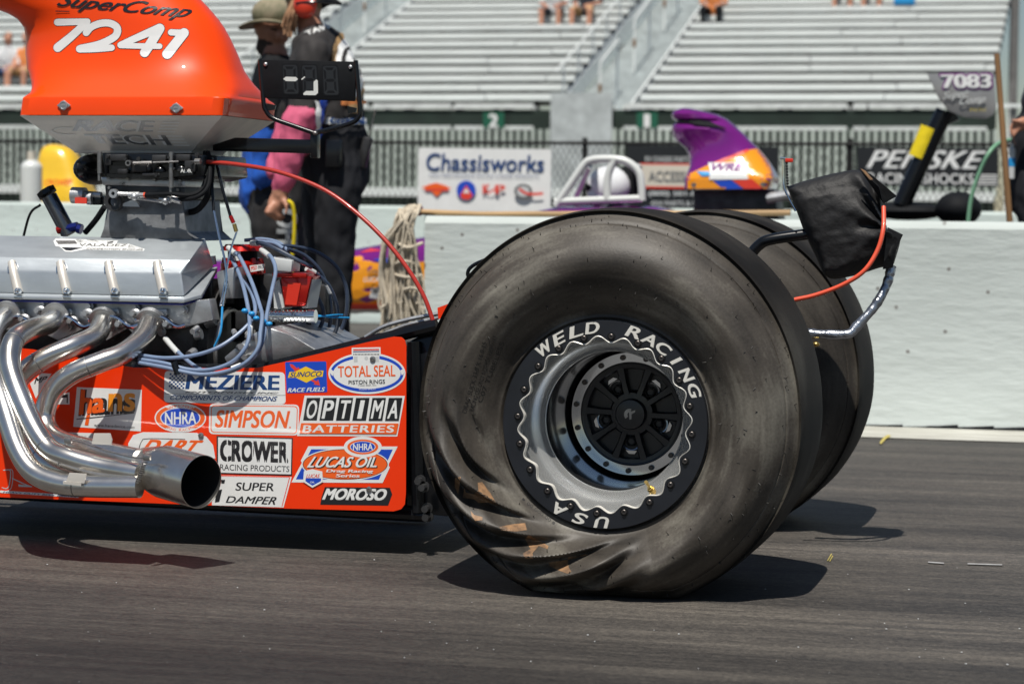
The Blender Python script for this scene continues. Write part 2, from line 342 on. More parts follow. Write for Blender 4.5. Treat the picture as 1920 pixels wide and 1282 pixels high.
class Flat:                                    # marks on a surface, drawn in picture coordinates and laid on the surface itself
    STEP = .00006
    def __init__(s, mp, L=None, conv=None): s.mp = mp; s.mb = MB(); s.mats = []; s.k = 1; s.L = L; s.cv = conv or (lambda x, y: (x, y))
    def _mi(s, m):
        if m not in s.mats: s.mats.append(m)
        return s.mats.index(m)
    def put(s, vs, fs, m):
        vs = [s.cv(*v) for v in vs]
        if s.L: vs, fs = refine(vs, fs, s.L)
        pts = [s.mp(x, y, s.k * s.STEP) for x, y in vs]; fs = [f for f in fs if all(pts[i] is not None for i in f)]
        pts = [p if p is not None else Vector() for p in pts]
        s.mb.add(pts, fs, s._mi(m)); s.k += 1; return s
    def poly(s, pts, m): return s.put(pts, [list(range(len(pts)))], m)
    def ell(s, cx, cy, rx, ry, m, n=40, rot=0.0):
        c, q = math.cos(rot), math.sin(rot)
        return s.poly([(cx + rx * math.cos(2 * math.pi * i / n) * c - ry * math.sin(2 * math.pi * i / n) * q, cy + rx * math.cos(2 * math.pi * i / n) * q + ry * math.sin(2 * math.pi * i / n) * c) for i in range(n)], m)
    def rrect(s, q, r, m):                     # quad TL TR BR BL with rounded corners
        out = []
        for i in range(4):
            p = Vector(q[i]); a = (Vector(q[i - 1]) - p).normalized(); b = (Vector(q[(i + 1) % 4]) - p).normalized()
            for t in (0, .25, .5, .75, 1):
                u = p + a * r * (1 - t) ** 2 + b * r * t ** 2; out.append((u.x, u.y))
        return s.poly(out, m)
    def text(s, t, q, m, bold=.02, shear=0.0, spacing=1.0):
        vs, fs, asp = text2d(t, 0, shear, spacing); a, b, c, d = [Vector(p) for p in q]
        ex = min(.10, max(0, bold) * 1.05 / asp); ey = max(0, bold) * .55        # heavy letters: the same outline struck more than once, side by side
        for du, dv in (((0, 0),) if bold <= 0 else ((-ex, -ey), (ex, -ey), (-ex, ey), (ex, ey))):
            o = []
            for u, v in vs: u = ex + u * (1 - 2 * ex) + du; v = ey + v * (1 - 2 * ey) + dv; p = (d * (1 - u) + c * u) * (1 - v) + (a * (1 - u) + b * u) * v; o.append((p.x, p.y))
            s.put(o, fs, m)
        return s
    def arc(s, t, cx, cy, rx, ry, a0, a1, h, m, bold=.02, flip=False, wf=.8):
        k0 = s.k
        for i, ch in enumerate(t):
            if ch == ' ': continue
            a = rad(a0 + (a1 - a0) * i / (len(t) - 1)); p = Vector((cx + rx * math.cos(a), cy - ry * math.sin(a)))
            tn = Vector((math.sin(a) * rx, math.cos(a) * ry)).normalized(); up = Vector((math.cos(a) * ry, -math.sin(a) * rx)).normalized()
            if flip: tn, up = -tn, -up
            w_ = h * wf * (.35 if ch == 'I' else 1); l_, r_ = p - tn * w_ / 2, p + tn * w_ / 2; s.k = k0
            s.text(ch, ((l_ + up * h / 2)[:], (r_ + up * h / 2)[:], (r_ - up * h / 2)[:], (l_ - up * h / 2)[:]), m, bold)
        return s
    def stroke(s, pts, w0, m, sub=6, w1=None):  # brush stroke with round ends
        c = [Vector((p[0], p[1], 0)) for p in pts]; c = cr_pts(c, sub) if len(c) > 2 else c
        w1 = w1 or w0; L = []; R = []; n = len(c)
        for i, p in enumerate(c):
            t = (c[min(i + 1, n - 1)] - c[max(i - 1, 0)]).normalized(); nn = Vector((-t.y, t.x, 0)); ww = w0 + (w1 - w0) * i / max(1, n - 1)
            L.append(p + nn * ww / 2); R.append(p - nn * ww / 2)
        vs = [(p.x, p.y) for p in L + R]; fs = [[i, i + 1, n + i + 1, n + i] for i in range(n - 1)]
        for e, ww, dr in ((0, w0, -1), (n - 1, w1, 1)):
            t = (c[min(e + 1, n - 1)] - c[max(e - 1, 0)]).normalized() * dr; nn = Vector((-t.y, t.x, 0)); o = len(vs)
            vs += [((c[e] + (nn * math.cos(a) + t * math.sin(a)) * ww / 2).x, (c[e] + (nn * math.cos(a) + t * math.sin(a)) * ww / 2).y) for a in [math.pi * k / 8 for k in range(9)]]
            fs.append(list(range(o, o + 9)))
        k0 = s.k; s.put(vs, fs, m); return s
    def build(s, name, parent, label=None):
        o = s.mb.build(name, s.mats, parent, smooth=0, normals=False, weld=False)
        me = o.data
        for p in me.polygons:                    # every mark faces the viewer's side of its surface
            pass
        return tag(o, label)
def plane_map(Y): return lambda x, y, d: P(x, y, Y - d)
def drape(bvh):
    def f(x, y, d):
        h = bvh.ray_cast(CAM, ray(x, y).normalized())
        if h[0] is None: return None
        nrm = h[1] if h[1].dot(ray(x, y)) < 0 else -h[1]
        return h[0] + nrm * (d + .0003)
    return f
# ================================================================== the setting
def sheet(name, x0, x1, y0, y1, z, m):
    mb = MB(); mb.add([(x0, y0, z), (x1, y0, z), (x1, y1, z), (x0, y1, z)], [[0, 1, 2, 3]])
    o = mb.build(name, m, smooth=0); o['kind'] = 'structure'; return o
sheet('ground', -400, 400, -60, 900, -.008, 'shoulder')
sheet('track', -60, 60, -14, 12.3, -.002, 'track')
sheet('wall_foot_strip', -1.75, 60, 4.14, 4.70, .002, 'strip')
# painted and dropped marks on the track
fl = Flat(lambda x, y, d: G(x, y, .004 + d))
fl.stroke([(1652, 829), (1660, 820), (1667, 817)], 5, 'ystain')
o = fl.build('paint_mark', None); tag(o, 'small yellow paint dash on the track beside the barrier foot', 'paint mark')
for a, lb in ((((1741, 1053), (1769, 1055)), 'short white chalk dash on the track, nearer the tyre shadow'), (((1815, 1056), (1878, 1058)), 'longer white chalk dash on the track near the right edge')):
    fl = Flat(lambda x, y, d: G(x, y, .001 + d)); fl.stroke(a, 2.2, 'chalk'); tag(fl.build('chalk_mark', None), lb, 'chalk mark', 'chalk dashes on the track')
fl = Flat(lambda x, y, d: G(x, y, .001 + d))
for a in (((1552, 1050), (1559, 1038)), ((1556, 1051), (1561, 1042))): fl.stroke(a, 1.6, 'ystain')
o = fl.build('paint_fleck', None); tag(o, 'tiny green yellow fleck on the track near the tyre shadow', 'paint mark')
mb = MB(); rr = random.Random(3)
for i in range(80):
    px, py = rr.uniform(0, 1920), rr.triangular(1000, 1282, 1240); p = G(px, py); s = rr.choice((.0007, .0009, .0012, .0017))
    if rr.random() < .04: s *= 1.8
    mb.ell(p + Vector((0, 0, s * .4)), (s * rr.uniform(.7, 1.4), s, s * .7), nu=6, nv=4)
o = mb.build('track_grit', 'grey_vinyl', smooth=60); tag(o, 'pale specks of grit scattered over the dark track', 'grit', kind='stuff')
# near concrete barrier
WY, WT = 4.64, .842
xl = P(795, 600, WY).x
wt = thing('concrete_barrier', 'pale grey painted concrete barrier right behind the big black tyres', 'barrier', (xl, WY, 0))
mb = MB(); prof = [(WY - .012, 0), (WY, .05), (WY, WT - .030), (WY + .004, WT - .024), (WY + .022, WT - .003), (WY + .03, WT), (WY + .24, WT), (WY + .258, WT - .012), (WY + .262, WT - .03), (WY + .275, 0)]
mb.loft([[(x, y, z) for y, z in prof] for x in (xl, xl + .5, 6, 22)], True); mb.build('wall', 'wall', wt, smooth=30)
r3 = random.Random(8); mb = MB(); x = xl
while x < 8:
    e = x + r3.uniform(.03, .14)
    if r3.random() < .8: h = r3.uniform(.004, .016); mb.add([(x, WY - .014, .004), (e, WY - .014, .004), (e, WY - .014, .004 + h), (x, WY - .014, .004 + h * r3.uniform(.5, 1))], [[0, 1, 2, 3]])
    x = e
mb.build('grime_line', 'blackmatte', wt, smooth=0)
# far concrete barrier
FY = 12.6
ft = thing('concrete_barrier', 'long white concrete barrier across the far lane behind the crew', 'barrier', (-12, FY, 0))
prof = [(FY - .16, 0), (FY - .16, .08), (FY - .06, .3), (FY, .88), (FY + .02, .9), (FY + .18, .9), (FY + .2, .88), (FY + .34, .08), (FY + .34, 0)]
for a, b in ((-22, -12.03), (-12, -8.02), (-8, -4.02), (-4, 0), (.03, 4), (4.03, 16)):
    MB().loft([[(x, y, z) for y, z in prof] for x in (a, b)]).build('wall_segment', 'wall2', ft, smooth=30)
# ------------------------------------------------------------------ grandstand
M['bench'] = mat('weathered_bench_aluminium', (.77, .81, .79), .5, metal=.0, var=.12, vscale=2.2, stretch=(.5, 1, 4), spec=.6)
M['riser'] = mat('shade_dark_riser', (.045, .042, .036), .8, metal=.0, col2=(.02, .016, .012), vscale=3, stretch=(.6, 1, 1))  # near-black colour stands in for the shadow under each bench
M['step'] = mat('grandstand_step', (.50, .54, .54), .5, metal=.1, var=.25, vscale=4)
M['rail'] = mat('galvanised_rail', (.76, .79, .77), .45, metal=.15, var=.2, vscale=5)
M['dkrail'] = mat('grandstand_post', (.13, .125, .12), .6, var=.3, vscale=8)
M['gslat'] = mat('pale_green_slat', (.46, .52, .47), .7, var=.25, vscale=1.6)
M['gdark'] = mat('dark_green_screen', (.012, .026, .019), .8, var=.4, vscale=2)
M['gsign'] = mat('green_sign', (.006, .10, .055), .6)
GY, NR = 36.4, 17
def row(k): return GY + .61 * k, 2.94 + .2005 * k
def stand(name, label, xa, xb):
    t = thing(name, label, 'grandstand', ((xa + xb) / 2, GY, 0), 'stepped benches of the grandstand')
    r2 = random.Random(int(xa * 10))
    for k in range(NR):
        y, z = row(k)
        b = MB(); x = xa
        while x < xb - .01:                     # planks butt end to end along the row
            e = min(xb, x + r2.uniform(2.6, 4.4)); dz = r2.uniform(-.006, .006)
            b.box(((x + e) / 2, y + .12, z - .055 + dz), (e - x - .012, .24, .108), bev=.008); x = e
        b.build('bench', 'bench', t, smooth=0)
        r = MB().box(((xa + xb) / 2, y + .13, z - .162), (xb - xa, .02, .085))
        x = xa + .6
        while x < xb: r.box((x, y + .08, z - .166), (.05, .07, .066)); x += 1.83
        r.build('riser', 'riser', t, smooth=0)
    u = MB()
    for x in [xa + .1 + i * (xb - xa - .2) / 5 for i in range(6)]:
        y1, z1 = row(NR); u.box((x, GY + .3, 1.4), (.1, .1, 2.8)); u.box((x, y1, z1 / 2), (.1, .1, z1)); u.cyl((x, GY + .2, 2.6), (x, y1, z1 - .35), .06, n=6)
    u.build('frame', 'dkrail', t)
    return t
XA = P(1050, 187, GY).x; XB = P(1200, 187, GY).x; XC = P(1856, 187, GY).x
XL = P(560, 187, GY).x; XL2 = P(425, 187, GY).x
stand('grandstand', 'grandstand block with white benches left of the main stair', XL, XA)
stand('grandstand', 'grandstand block with white benches right of the main stair, ending at the sky', XB, XC)
stand('grandstand', 'grandstand block glimpsed at the far left behind the orange scoop', -26, XL2)
def stair(label, xa, xb, rails=True):
    t = thing('stairway', label, 'stairs', ((xa + xb) / 2, GY, 0), 'stairways between grandstand blocks')
    m_ = MB(); r_ = MB()
    for k in range(-4, NR * 2):
        y = GY + .305 * k; z = 2.50 + .10 * k
        m_.box(((xa + xb) / 2, y + .17, z - .02), (xb - xa - .08, .33, .035)); r_.box(((xa + xb) / 2, y + .325, z + .045), (xb - xa - .08, .012, .085))
    m_.build('step', 'step', t, smooth=0); r_.build('riser', 'step', t, smooth=0)
    for x in (xa + .03, xb - .03):
        y0, z0 = row(-1); y1, z1 = row(NR); MB().prism([(x - .02, y0, z0 - .4), (x - .02, y1, z1 - .45), (x - .02, y1, z1 - .1), (x - .02, y0, z0 - .05)], (.04, 0, 0)).build('stringer', 'rail', t, smooth=0)
    if rails:
        xm = (xa + xb) / 2
        for k in (0, 5, 10, 15):
            y, z = row(k); MB().tube([(xm, y, z - .45), (xm, y, z + .55), (xm, y + 1.5, z + 1.05), (xm, y + 1.5, z + .05)], .024, n=8, sub=1).build('handrail', 'rail', t)
            MB().cyl((xm, y, z + .02), (xm, y, z + .17), .032, n=8).build('grip', 'tan', t)
        y0, z0 = row(-1); y1, z1 = row(NR)
        for x in (xa + .02,):
            h = MB(); h.cyl((x, y0, z0 + .55), (x, y1, z1 + .5), .022, n=8)
            for k in range(0, NR, 2): y, z = row(k); h.cyl((x, y, z - .3), (x, y, z + .58), .018, n=6)
            h.build('side_rail', 'rail', t)
stair('grey metal stairway with handrail posts rising between two bench blocks', XA + .04, XB - .04)
stair('grey metal stairway behind the crew, mostly hidden', XL2 + .04, XL - .04)
# walkway with guard rails in front of the benches
wk = thing('walkway', 'raised walkway with pale guard rails along the front of the grandstand', 'walkway', (0, GY - 1.6, 0))
WKY = GY - 1.7
MB().box((-3, WKY + .85, 2.06), (46, 1.66, .10)).build('deck', 'step', wk, smooth=0)
zt = P(960, 199, WKY).z; zm = P(960, 240, WKY).z
px = [(-100, 380), (400, 690), (700, 846), (852, 1000), (1046, 1150), (1170, 1588), (1600, 1625), (1628, 1850)]
for i, (a, b) in enumerate(px):
    xa, xb = P(a, 240, WKY).x, P(b, 240, WKY).x; r = MB()
    r.box(((xa + xb) / 2, WKY, zt), (xb - xa, .06, .09)); r.box(((xa + xb) / 2, WKY, zm), (xb - xa, .05, .065))
    n = max(1, int((xb - xa) / 1.9))
    for k in range(n + 1): r.box((xa + (xb - xa) * k / n, WKY + .06, (zt + 2.0) / 2), (.06, .05, zt - 2.0))
    r.build('guard_rail', 'rail', wk, smooth=0)
# slatted skirt below the walkway
sk_ = thing('slatted_skirt', 'pale green vertical slats over a dark green screen below the walkway', 'fence', (0, WKY - .3, 0))
z0, z1 = P(960, 372, WKY).z, P(960, 236, WKY).z; xa, xb = -24, P(1866, 300, WKY).x
MB().box(((xa + xb) / 2, WKY + .02, (z1 + .6) / 2 + .12), (xb - xa, .02, z1 - .3)).build('screen', 'gdark', sk_, smooth=0)
s = MB(); x = xa; r2 = random.Random(5); s_r = MB()
gapx = (P(1035, 300, WKY).x, P(1150, 300, WKY).x)
while x < xb:
    if not gapx[0] < x < gapx[1]: (s if x < gapx[0] else s_r).box((x, WKY - .12, (z0 + z1) / 2 + r2.uniform(-.01, .01)), (.066, .02, z1 - z0 - .12))
    x += .128
s.build('slats', 'gslat', sk_, smooth=0); s_r.build('slats', 'gslat', sk_, smooth=0)
b = MB(); zb = P(960, 362, WKY).z
b.box(((xa + xb) / 2, WKY - .16, zb), (xb - xa, .05, .15)); b.build('bottom_beam', 'bench', sk_, smooth=0)
MB().box(((gapx[0] + gapx[1]) / 2, WKY - .14, (z0 + z1) / 2 + .3), (gapx[1] - gapx[0], .03, z1 - z0 + .5)).build('stair_side_panel', 'step', sk_, smooth=0)
# black chain link fence in front, with banners
FNY = 16.2
fn = thing('chain_link_fence', 'low black chain link fence with dark rails in front of the grandstand', 'fence', (0, FNY, 0))
zf = P(960, 268, FNY).z
M['fence'] = mat('black_fence_wire', (.02, .02, .02), .6, spec=.2)
r = MB(); r.cyl((-16, FNY, zf), (5.5, FNY, zf), .016, n=8); r.cyl((-16, FNY, .12), (5.5, FNY, .12), .016, n=8); r.build('rail', 'fence', fn)
for x in [-15.6 + 2.4 * i for i in range(9)]: MB().cyl((x, FNY + .03, 0), (x, FNY + .03, zf + .05), .026, n=8).build('post', 'fence', fn)
r = MB(); x = -16.0                            # woven wire, thin diagonal strips
while x < 5.5:
    for d in (1, -1):
        a = Vector((x, FNY + .006 * d, .12)); b_ = Vector((x + d * (zf - .12) * .55, FNY + .006 * d, zf)); u = Vector((.003, 0, 0))
        r.add([a - u, a + u, b_ + u, b_ - u], [[0, 1, 2, 3]])
    x += .055
r.build('mesh_wire', 'fence', fn, smooth=0, weld=False)
# banners
def banner(name, label, px, Y, m, pole=True):
    c = [P(x, y, Y) for x, y in px]; t = thing(name, label, 'banner', ((c[0].x + c[1].x) / 2, Y, c[2].z))
    MB().prism(c, (0, .02, 0)).build('cloth', m, t, smooth=0); return t
t = banner('banner', 'white sponsor banner with blue lettering and four small round logos above the rope mop', [(785, 277), (1034, 280), (1032, 398), (783, 396)], 12.38, 'white')
fl = Flat(plane_map(12.375)); fl.STEP = .001
fl.text('Chassisworks', [(799, 287), (1020, 291), (1020, 323), (799, 320)], 'navy_vinyl', .02, .1)
fl.text('HIGH PERFORMANCE RACING CHASSIS PRODUCTS', [(805, 326), (1010, 328), (1010, 333), (805, 331)], 'navy_vinyl', .0)
fl.poly([(790, 352), (805, 346), (818, 343), (832, 347), (846, 353), (830, 358), (819, 369), (808, 358)], 'orange_vinyl'); fl.poly([(797, 354), (841, 354), (841, 358), (797, 358)], 'redv')
fl.ell(874, 357, 18, 18, 'blue_vinyl'); fl.poly([(862, 367), (874, 347), (887, 367), (880, 374), (868, 374)], 'redv'); fl.poly([(868, 362), (874, 353), (881, 362)], 'white')
fl.text('K', [(905, 346), (919, 346), (919, 364), (905, 364)], 'redv', .05); fl.text('P', [(928, 347), (947, 347), (947, 364), (928, 364)], 'redv', .05); fl.poly([(919, 358), (928, 353), (928, 356), (920, 362)], 'redv')
fl.ell(981, 359, 17, 14, 'steel'); fl.ell(981, 359, 12, 10, 'grey_vinyl'); fl.stroke([(975, 355), (985, 362), (1000, 364), (1016, 363)], 5, 'redv')
fl.build('lettering', t)
t = banner('banner', 'black banner with big white capitals on the fence at the right', [(1608, 275), (1872, 278), (1872, 351), (1608, 348)], FNY - .05, 'black_vinyl')
fl = Flat(plane_map(FNY - .055)); fl.STEP = .001
fl.text('PENSKE', [(1632, 281), (1850, 283), (1838, 318), (1624, 316)], 'white', .03, .25, 1.05)
fl.text('RACING SHOCKS', [(1628, 324), (1826, 326), (1826, 346), (1628, 344)], 'white', .02, .0, 1.05)
for k in range(4): fl.poly([(1830, 327 + k * 5.5), (1870, 327.5 + k * 5.5), (1870, 330 + k * 5.5), (1830, 329.5 + k * 5.5)], 'white')
fl.build('lettering', t)
t = banner('banner', 'dark blue banner with a cream band and rows of white print beside the purple scoop', [(1176, 272), (1460, 275), (1460, 394), (1176, 391)], FNY - .05, 'black_vinyl')
fl = Flat(plane_map(FNY - .055)); fl.STEP = .001
fl.text('RV CHASSIS PARTS', [(1210, 293), (1292, 294), (1292, 305), (1210, 304)], 'grey_vinyl', .02)
fl.poly([(1200, 306), (1300, 307), (1300, 354), (1206, 353)], 'redv'); M['cream'] = mat('cream_vinyl', (.62, .57, .48), .5); fl.poly([(1202, 309), (1300, 310), (1300, 350), (1208, 349)], 'cream')
fl.text('ACCESSORIES', [(1216, 321), (1335, 322), (1335, 341), (1216, 340)], 'grey_vinyl', .03); fl.k -= 1
fl.text('ACCESSORIES', [(1216, 321), (1335, 322), (1335, 341), (1216, 340)], 'steel', .01)
fl.text('(800) 501-8600', [(1216, 358), (1334, 359), (1334, 371), (1216, 370)], 'grey_vinyl', .03); fl.text('4X4 PARTS & SERVICE', [(1220, 376), (1345, 377), (1345, 387), (1220, 386)], 'grey_vinyl', .02)
fl.build('lettering', t)
# section number signs
for n_, px_, lb in (('2', 925, 'small green sign with a white figure 2 on the walkway rail'), ('1', 1213, 'small green sign with a white figure 1 on the walkway rail')):
    Y = WKY - .08; t = thing('section_sign', lb, 'sign', P(px_, 240, Y), 'section number signs on the rail')
    MB().prism([P(px_ - 19, 211, Y), P(px_ + 20, 211, Y), P(px_ + 20, 240, Y), P(px_ - 19, 240, Y)], (0, .02, 0)).build('plate', 'gsign', t, smooth=0)
    fl = Flat(plane_map(Y - .004)); q = 9 if n_ == '2' else 6
    fl.text(n_, [(px_ - q, 214), (px_ + q, 214), (px_ + q, 239), (px_ - q, 239)], 'white', .05); fl.build('number', t)
# end post of the grandstand by the sky
t = thing('stand_post', 'tall dark post at the right end of the grandstand against the sky', 'post', P(1898, 380, GY))
MB().box((P(1900, 200, GY).x, GY, 4), (.12, .12, 8)).build('post', 'dkrail', t); MB().cyl((P(1888, 200, GY).x, GY - .1, 0), (P(1890, 100, GY).x, GY + 5, 7.5), .05, n=8).build('brace', 'rail', t)
MB().box((P(1950, 200, GY).x, GY - .1, P(1900, 199, GY).z), (1.6, .05, .06)).build('cross_rail', 'rail', t)
# ================================================================== the near dragster
D = thing('dragster', 'orange red dragster with huge black slicks, open engine and sponsor stickers in the foreground', 'race car', (-.5, .835, 0))
def sst(a, b, x):
    t = min(1, max(0, (x - a) / (b - a))); return t * t * (3 - 2 * t)
RB = .236
def tyre_R(psi):
    s = math.sin(psi); R = .4325 + (.0415 * max(0, s) ** 1.5 if s > 0 else -.010 * sst(0, .7, -s))
    if s < -.2: R = min(R, .389 / -s)
    return R
def tyre_pt(psi, t, Y0, sgn, wr):
    """point on a side wall; t 0 at the bead, 1 at the shoulder"""
    d = math.degrees(psi) % 360; R = tyre_R(psi); low = max(0, -math.sin(psi))
    r = RB + (R - RB) * t
    b = .070 + .008 * low ** 2
    y = .012 - b * math.sin(math.pi * min(1, t ** 1.12)) ** 1.1 + .014 * t ** 3
    y -= .007 * math.exp(-((r - RB - .006) / .004) ** 2)
    y += .0032 * math.exp(-((R - r - .024) / .0013) ** 2)
    if wr:
        ph = 17 * (psi + 2.0 * math.log(r / .4)) + .8 * math.sin(3 * psi) + .9 * mnoise.noise(Vector((2.4 * math.cos(psi) + 6 * t, 2.4 * math.sin(psi), 3.1))) + .5
        wd = sst(166, 200, d) * (1 - sst(266, 296, d)); wt_ = sst(.10, .45, t) * (1 - .72 * sst(.86, 1, t))
        c = math.cos(ph) + .18 * math.cos(2 * ph + 1)
        y += .026 * wd * wt_ * c
        ph2 = 8.0 * (psi + 1.5 * math.log(r / .4)) + 2.4
        wd2 = sst(262, 290, d) * (1 - sst(322, 344, d)); y += .015 * wd2 * sst(.25, .7, t) * (1 - .6 * sst(.9, 1, t)) * math.cos(ph2)
        r += .004 * wd * wt_ * math.sin(ph) * t * (1 - t)
    return Vector((r * math.cos(psi), Y0 + sgn * y, r * math.sin(psi)))
def make_tyre(Y0, wr, width=.415, N=760):
    mb = MB(); loops = []
    ts = [0, .012, .024, .036, .05, .065] + [.085 + .015 * i for i in range(50)] + [.835, .85, .86, .868, .8745, .880, .8855, .892, .90, .92, .945, .97, .985, 1]
    for t in ts: loops.append([tyre_pt(2 * math.pi * k / N, t, Y0, 1, wr) for k in range(N)])
    prof = [(.006, .012), (.0095, .03), (.0115, .06), (.013, .12), (.0135, width / 2), (.013, width - .12), (.0115, width - .06), (.0095, width - .03), (.006, width - .012)]
    for dr, yy in prof:
        lp = []
        for k in range(N):
            a = 2 * math.pi * k / N; s = math.sin(a); R = tyre_R(a) + dr * (1 if s > -.6 else max(0, 1 - (-s - .6) / .3)); lp.append(Vector((R * math.cos(a), Y0 + .006 + yy, max(R * s, -.3878))))
        loops.append(lp)
    for t in ts[::-2]: loops.append([tyre_pt(2 * math.pi * k / N, t, Y0 + width + .012, -1, False) for k in range(N)])
    loops = [[p + HUB for p in lp] for lp in loops]
    nt_ = len(ts)
    mb.loft(loops[:nt_], False); mb.loft(loops[nt_ - 1:nt_ + len(prof)], False, 2); return mb.loft(loops[nt_ + len(prof) - 1:], False)
M['tyre'] = tyre_mat('dusty_slick_rubber', HUB - ROOT[D.name], 1.0, .4, .52)
FYT = 1.25
M['tyre_far'] = tyre_mat('dusty_slick_rubber_far', HUB - ROOT[D.name], .85, .3, .6)
M['tread'] = tyre_mat('tread_rubber', HUB - ROOT[D.name], .42, .18, .75)
M['nub'] = mat('rubber_hair', (.012, .011, .010), .6)
def nubs(mb, Y0, wr, seed, n):
    r2 = random.Random(seed)
    for i in range(n):
        a = r2.uniform(0, 2 * math.pi); t = r2.choice((r2.uniform(.15, .85), r2.uniform(.86, .99))); p = tyre_pt(a, t, Y0, 1, wr) + HUB
        tg = Vector((-math.sin(a), 0, math.cos(a))); rd = Vector((math.cos(a), 0, math.sin(a))); d = (tg * r2.uniform(-1, 1) * .5 + rd * r2.choice((-1, 1))).normalized() * r2.uniform(.003, .009)
        mb.cyl(p, p + d + Vector((0, -.0035, 0)), .0011, .0005, n=4, mi=1)
tb = make_tyre(0, True); TB = tb.bvh(); nubs(tb, 0, True, 4, 330)
tyre = tb.build('tyre', ['tyre', 'nub', 'tread'], D, smooth=40)
tag(tyre, 'near tyre with deeply wrinkled lower sidewall')
fb = make_tyre(FYT, False, N=220); nubs(fb, FYT, False, 9, 120)
tag(fb.build('tyre', ['tyre_far', 'nub', 'tread'], D, smooth=40), 'far tyre with smooth sidewall')
# worn tan patches and moulded marks on the near side wall
fl = Flat(drape(TB), L=5)
q = lambda pts: [(780 + x / 5.13, 850 + y / 5.13) for x, y in pts]
for pts in ([(375, 235), (432, 222), (420, 300), (405, 395), (372, 320)], [(465, 330), (480, 375), (560, 392), (600, 350), (592, 280), (635, 275), (715, 380), (785, 500), (700, 470), (600, 475), (560, 440), (450, 425)],
            [(525, 550), (560, 590), (640, 610), (640, 640), (570, 645), (535, 600)], [(800, 705), (930, 680), (1050, 668), (1065, 735), (960, 750), (820, 735)],
            [(1085, 778), (1150, 815), (1275, 890), (1265, 920), (1180, 890), (1120, 960), (1130, 1005), (1040, 1010), (1030, 960), (1100, 920), (1050, 820)]):
    fl.poly(q(pts), 'tan')
q2 = lambda pts: [(780 + x / 4.085, 850 + y / 4.085) for x, y in pts]
fl.poly(q2([(1015, 830), (1110, 820), (1165, 812), (1170, 870), (1190, 905), (1160, 920), (1080, 890), (1020, 860)]), 'tan'); fl.poly(q2([(1165, 790), (1320, 768), (1300, 785), (1200, 808), (1165, 812)]), 'tan')
fl.build('worn_patch', tyre)
fl = Flat(drape(TB), L=6)
fl.rrect([(982, 931), (1046, 979), (1042, 986), (977, 938)], 3, 'tyre'); fl.ell(982, 936, 3, 3, 'nub'); fl.ell(1038, 980, 3, 3, 'nub'); fl.text('00 000 00', [(990, 940), (1034, 973), (1031, 979), (987, 945)], 'nub', 0); fl.build('serial_plate', tyre); fl = Flat(drape(TB), L=6)
for i, (a, b) in enumerate((((866, 772), (905, 640)), ((880, 768), (925, 628)), ((895, 752), (938, 640)))):
    a, b = Vector(a), Vector(b); n_ = Vector((8, 3)); fl.text(('DRAG SLICK 33.0 X 16.0-15', 'RACING USE ONLY NOT FOR HIGHWAY', 'C07 TUBELESS')[i], [a[:], b[:], (b + n_)[:], (a + n_)[:]], 'nub', -.01)
o = fl.build('moulded_mark', tyre)
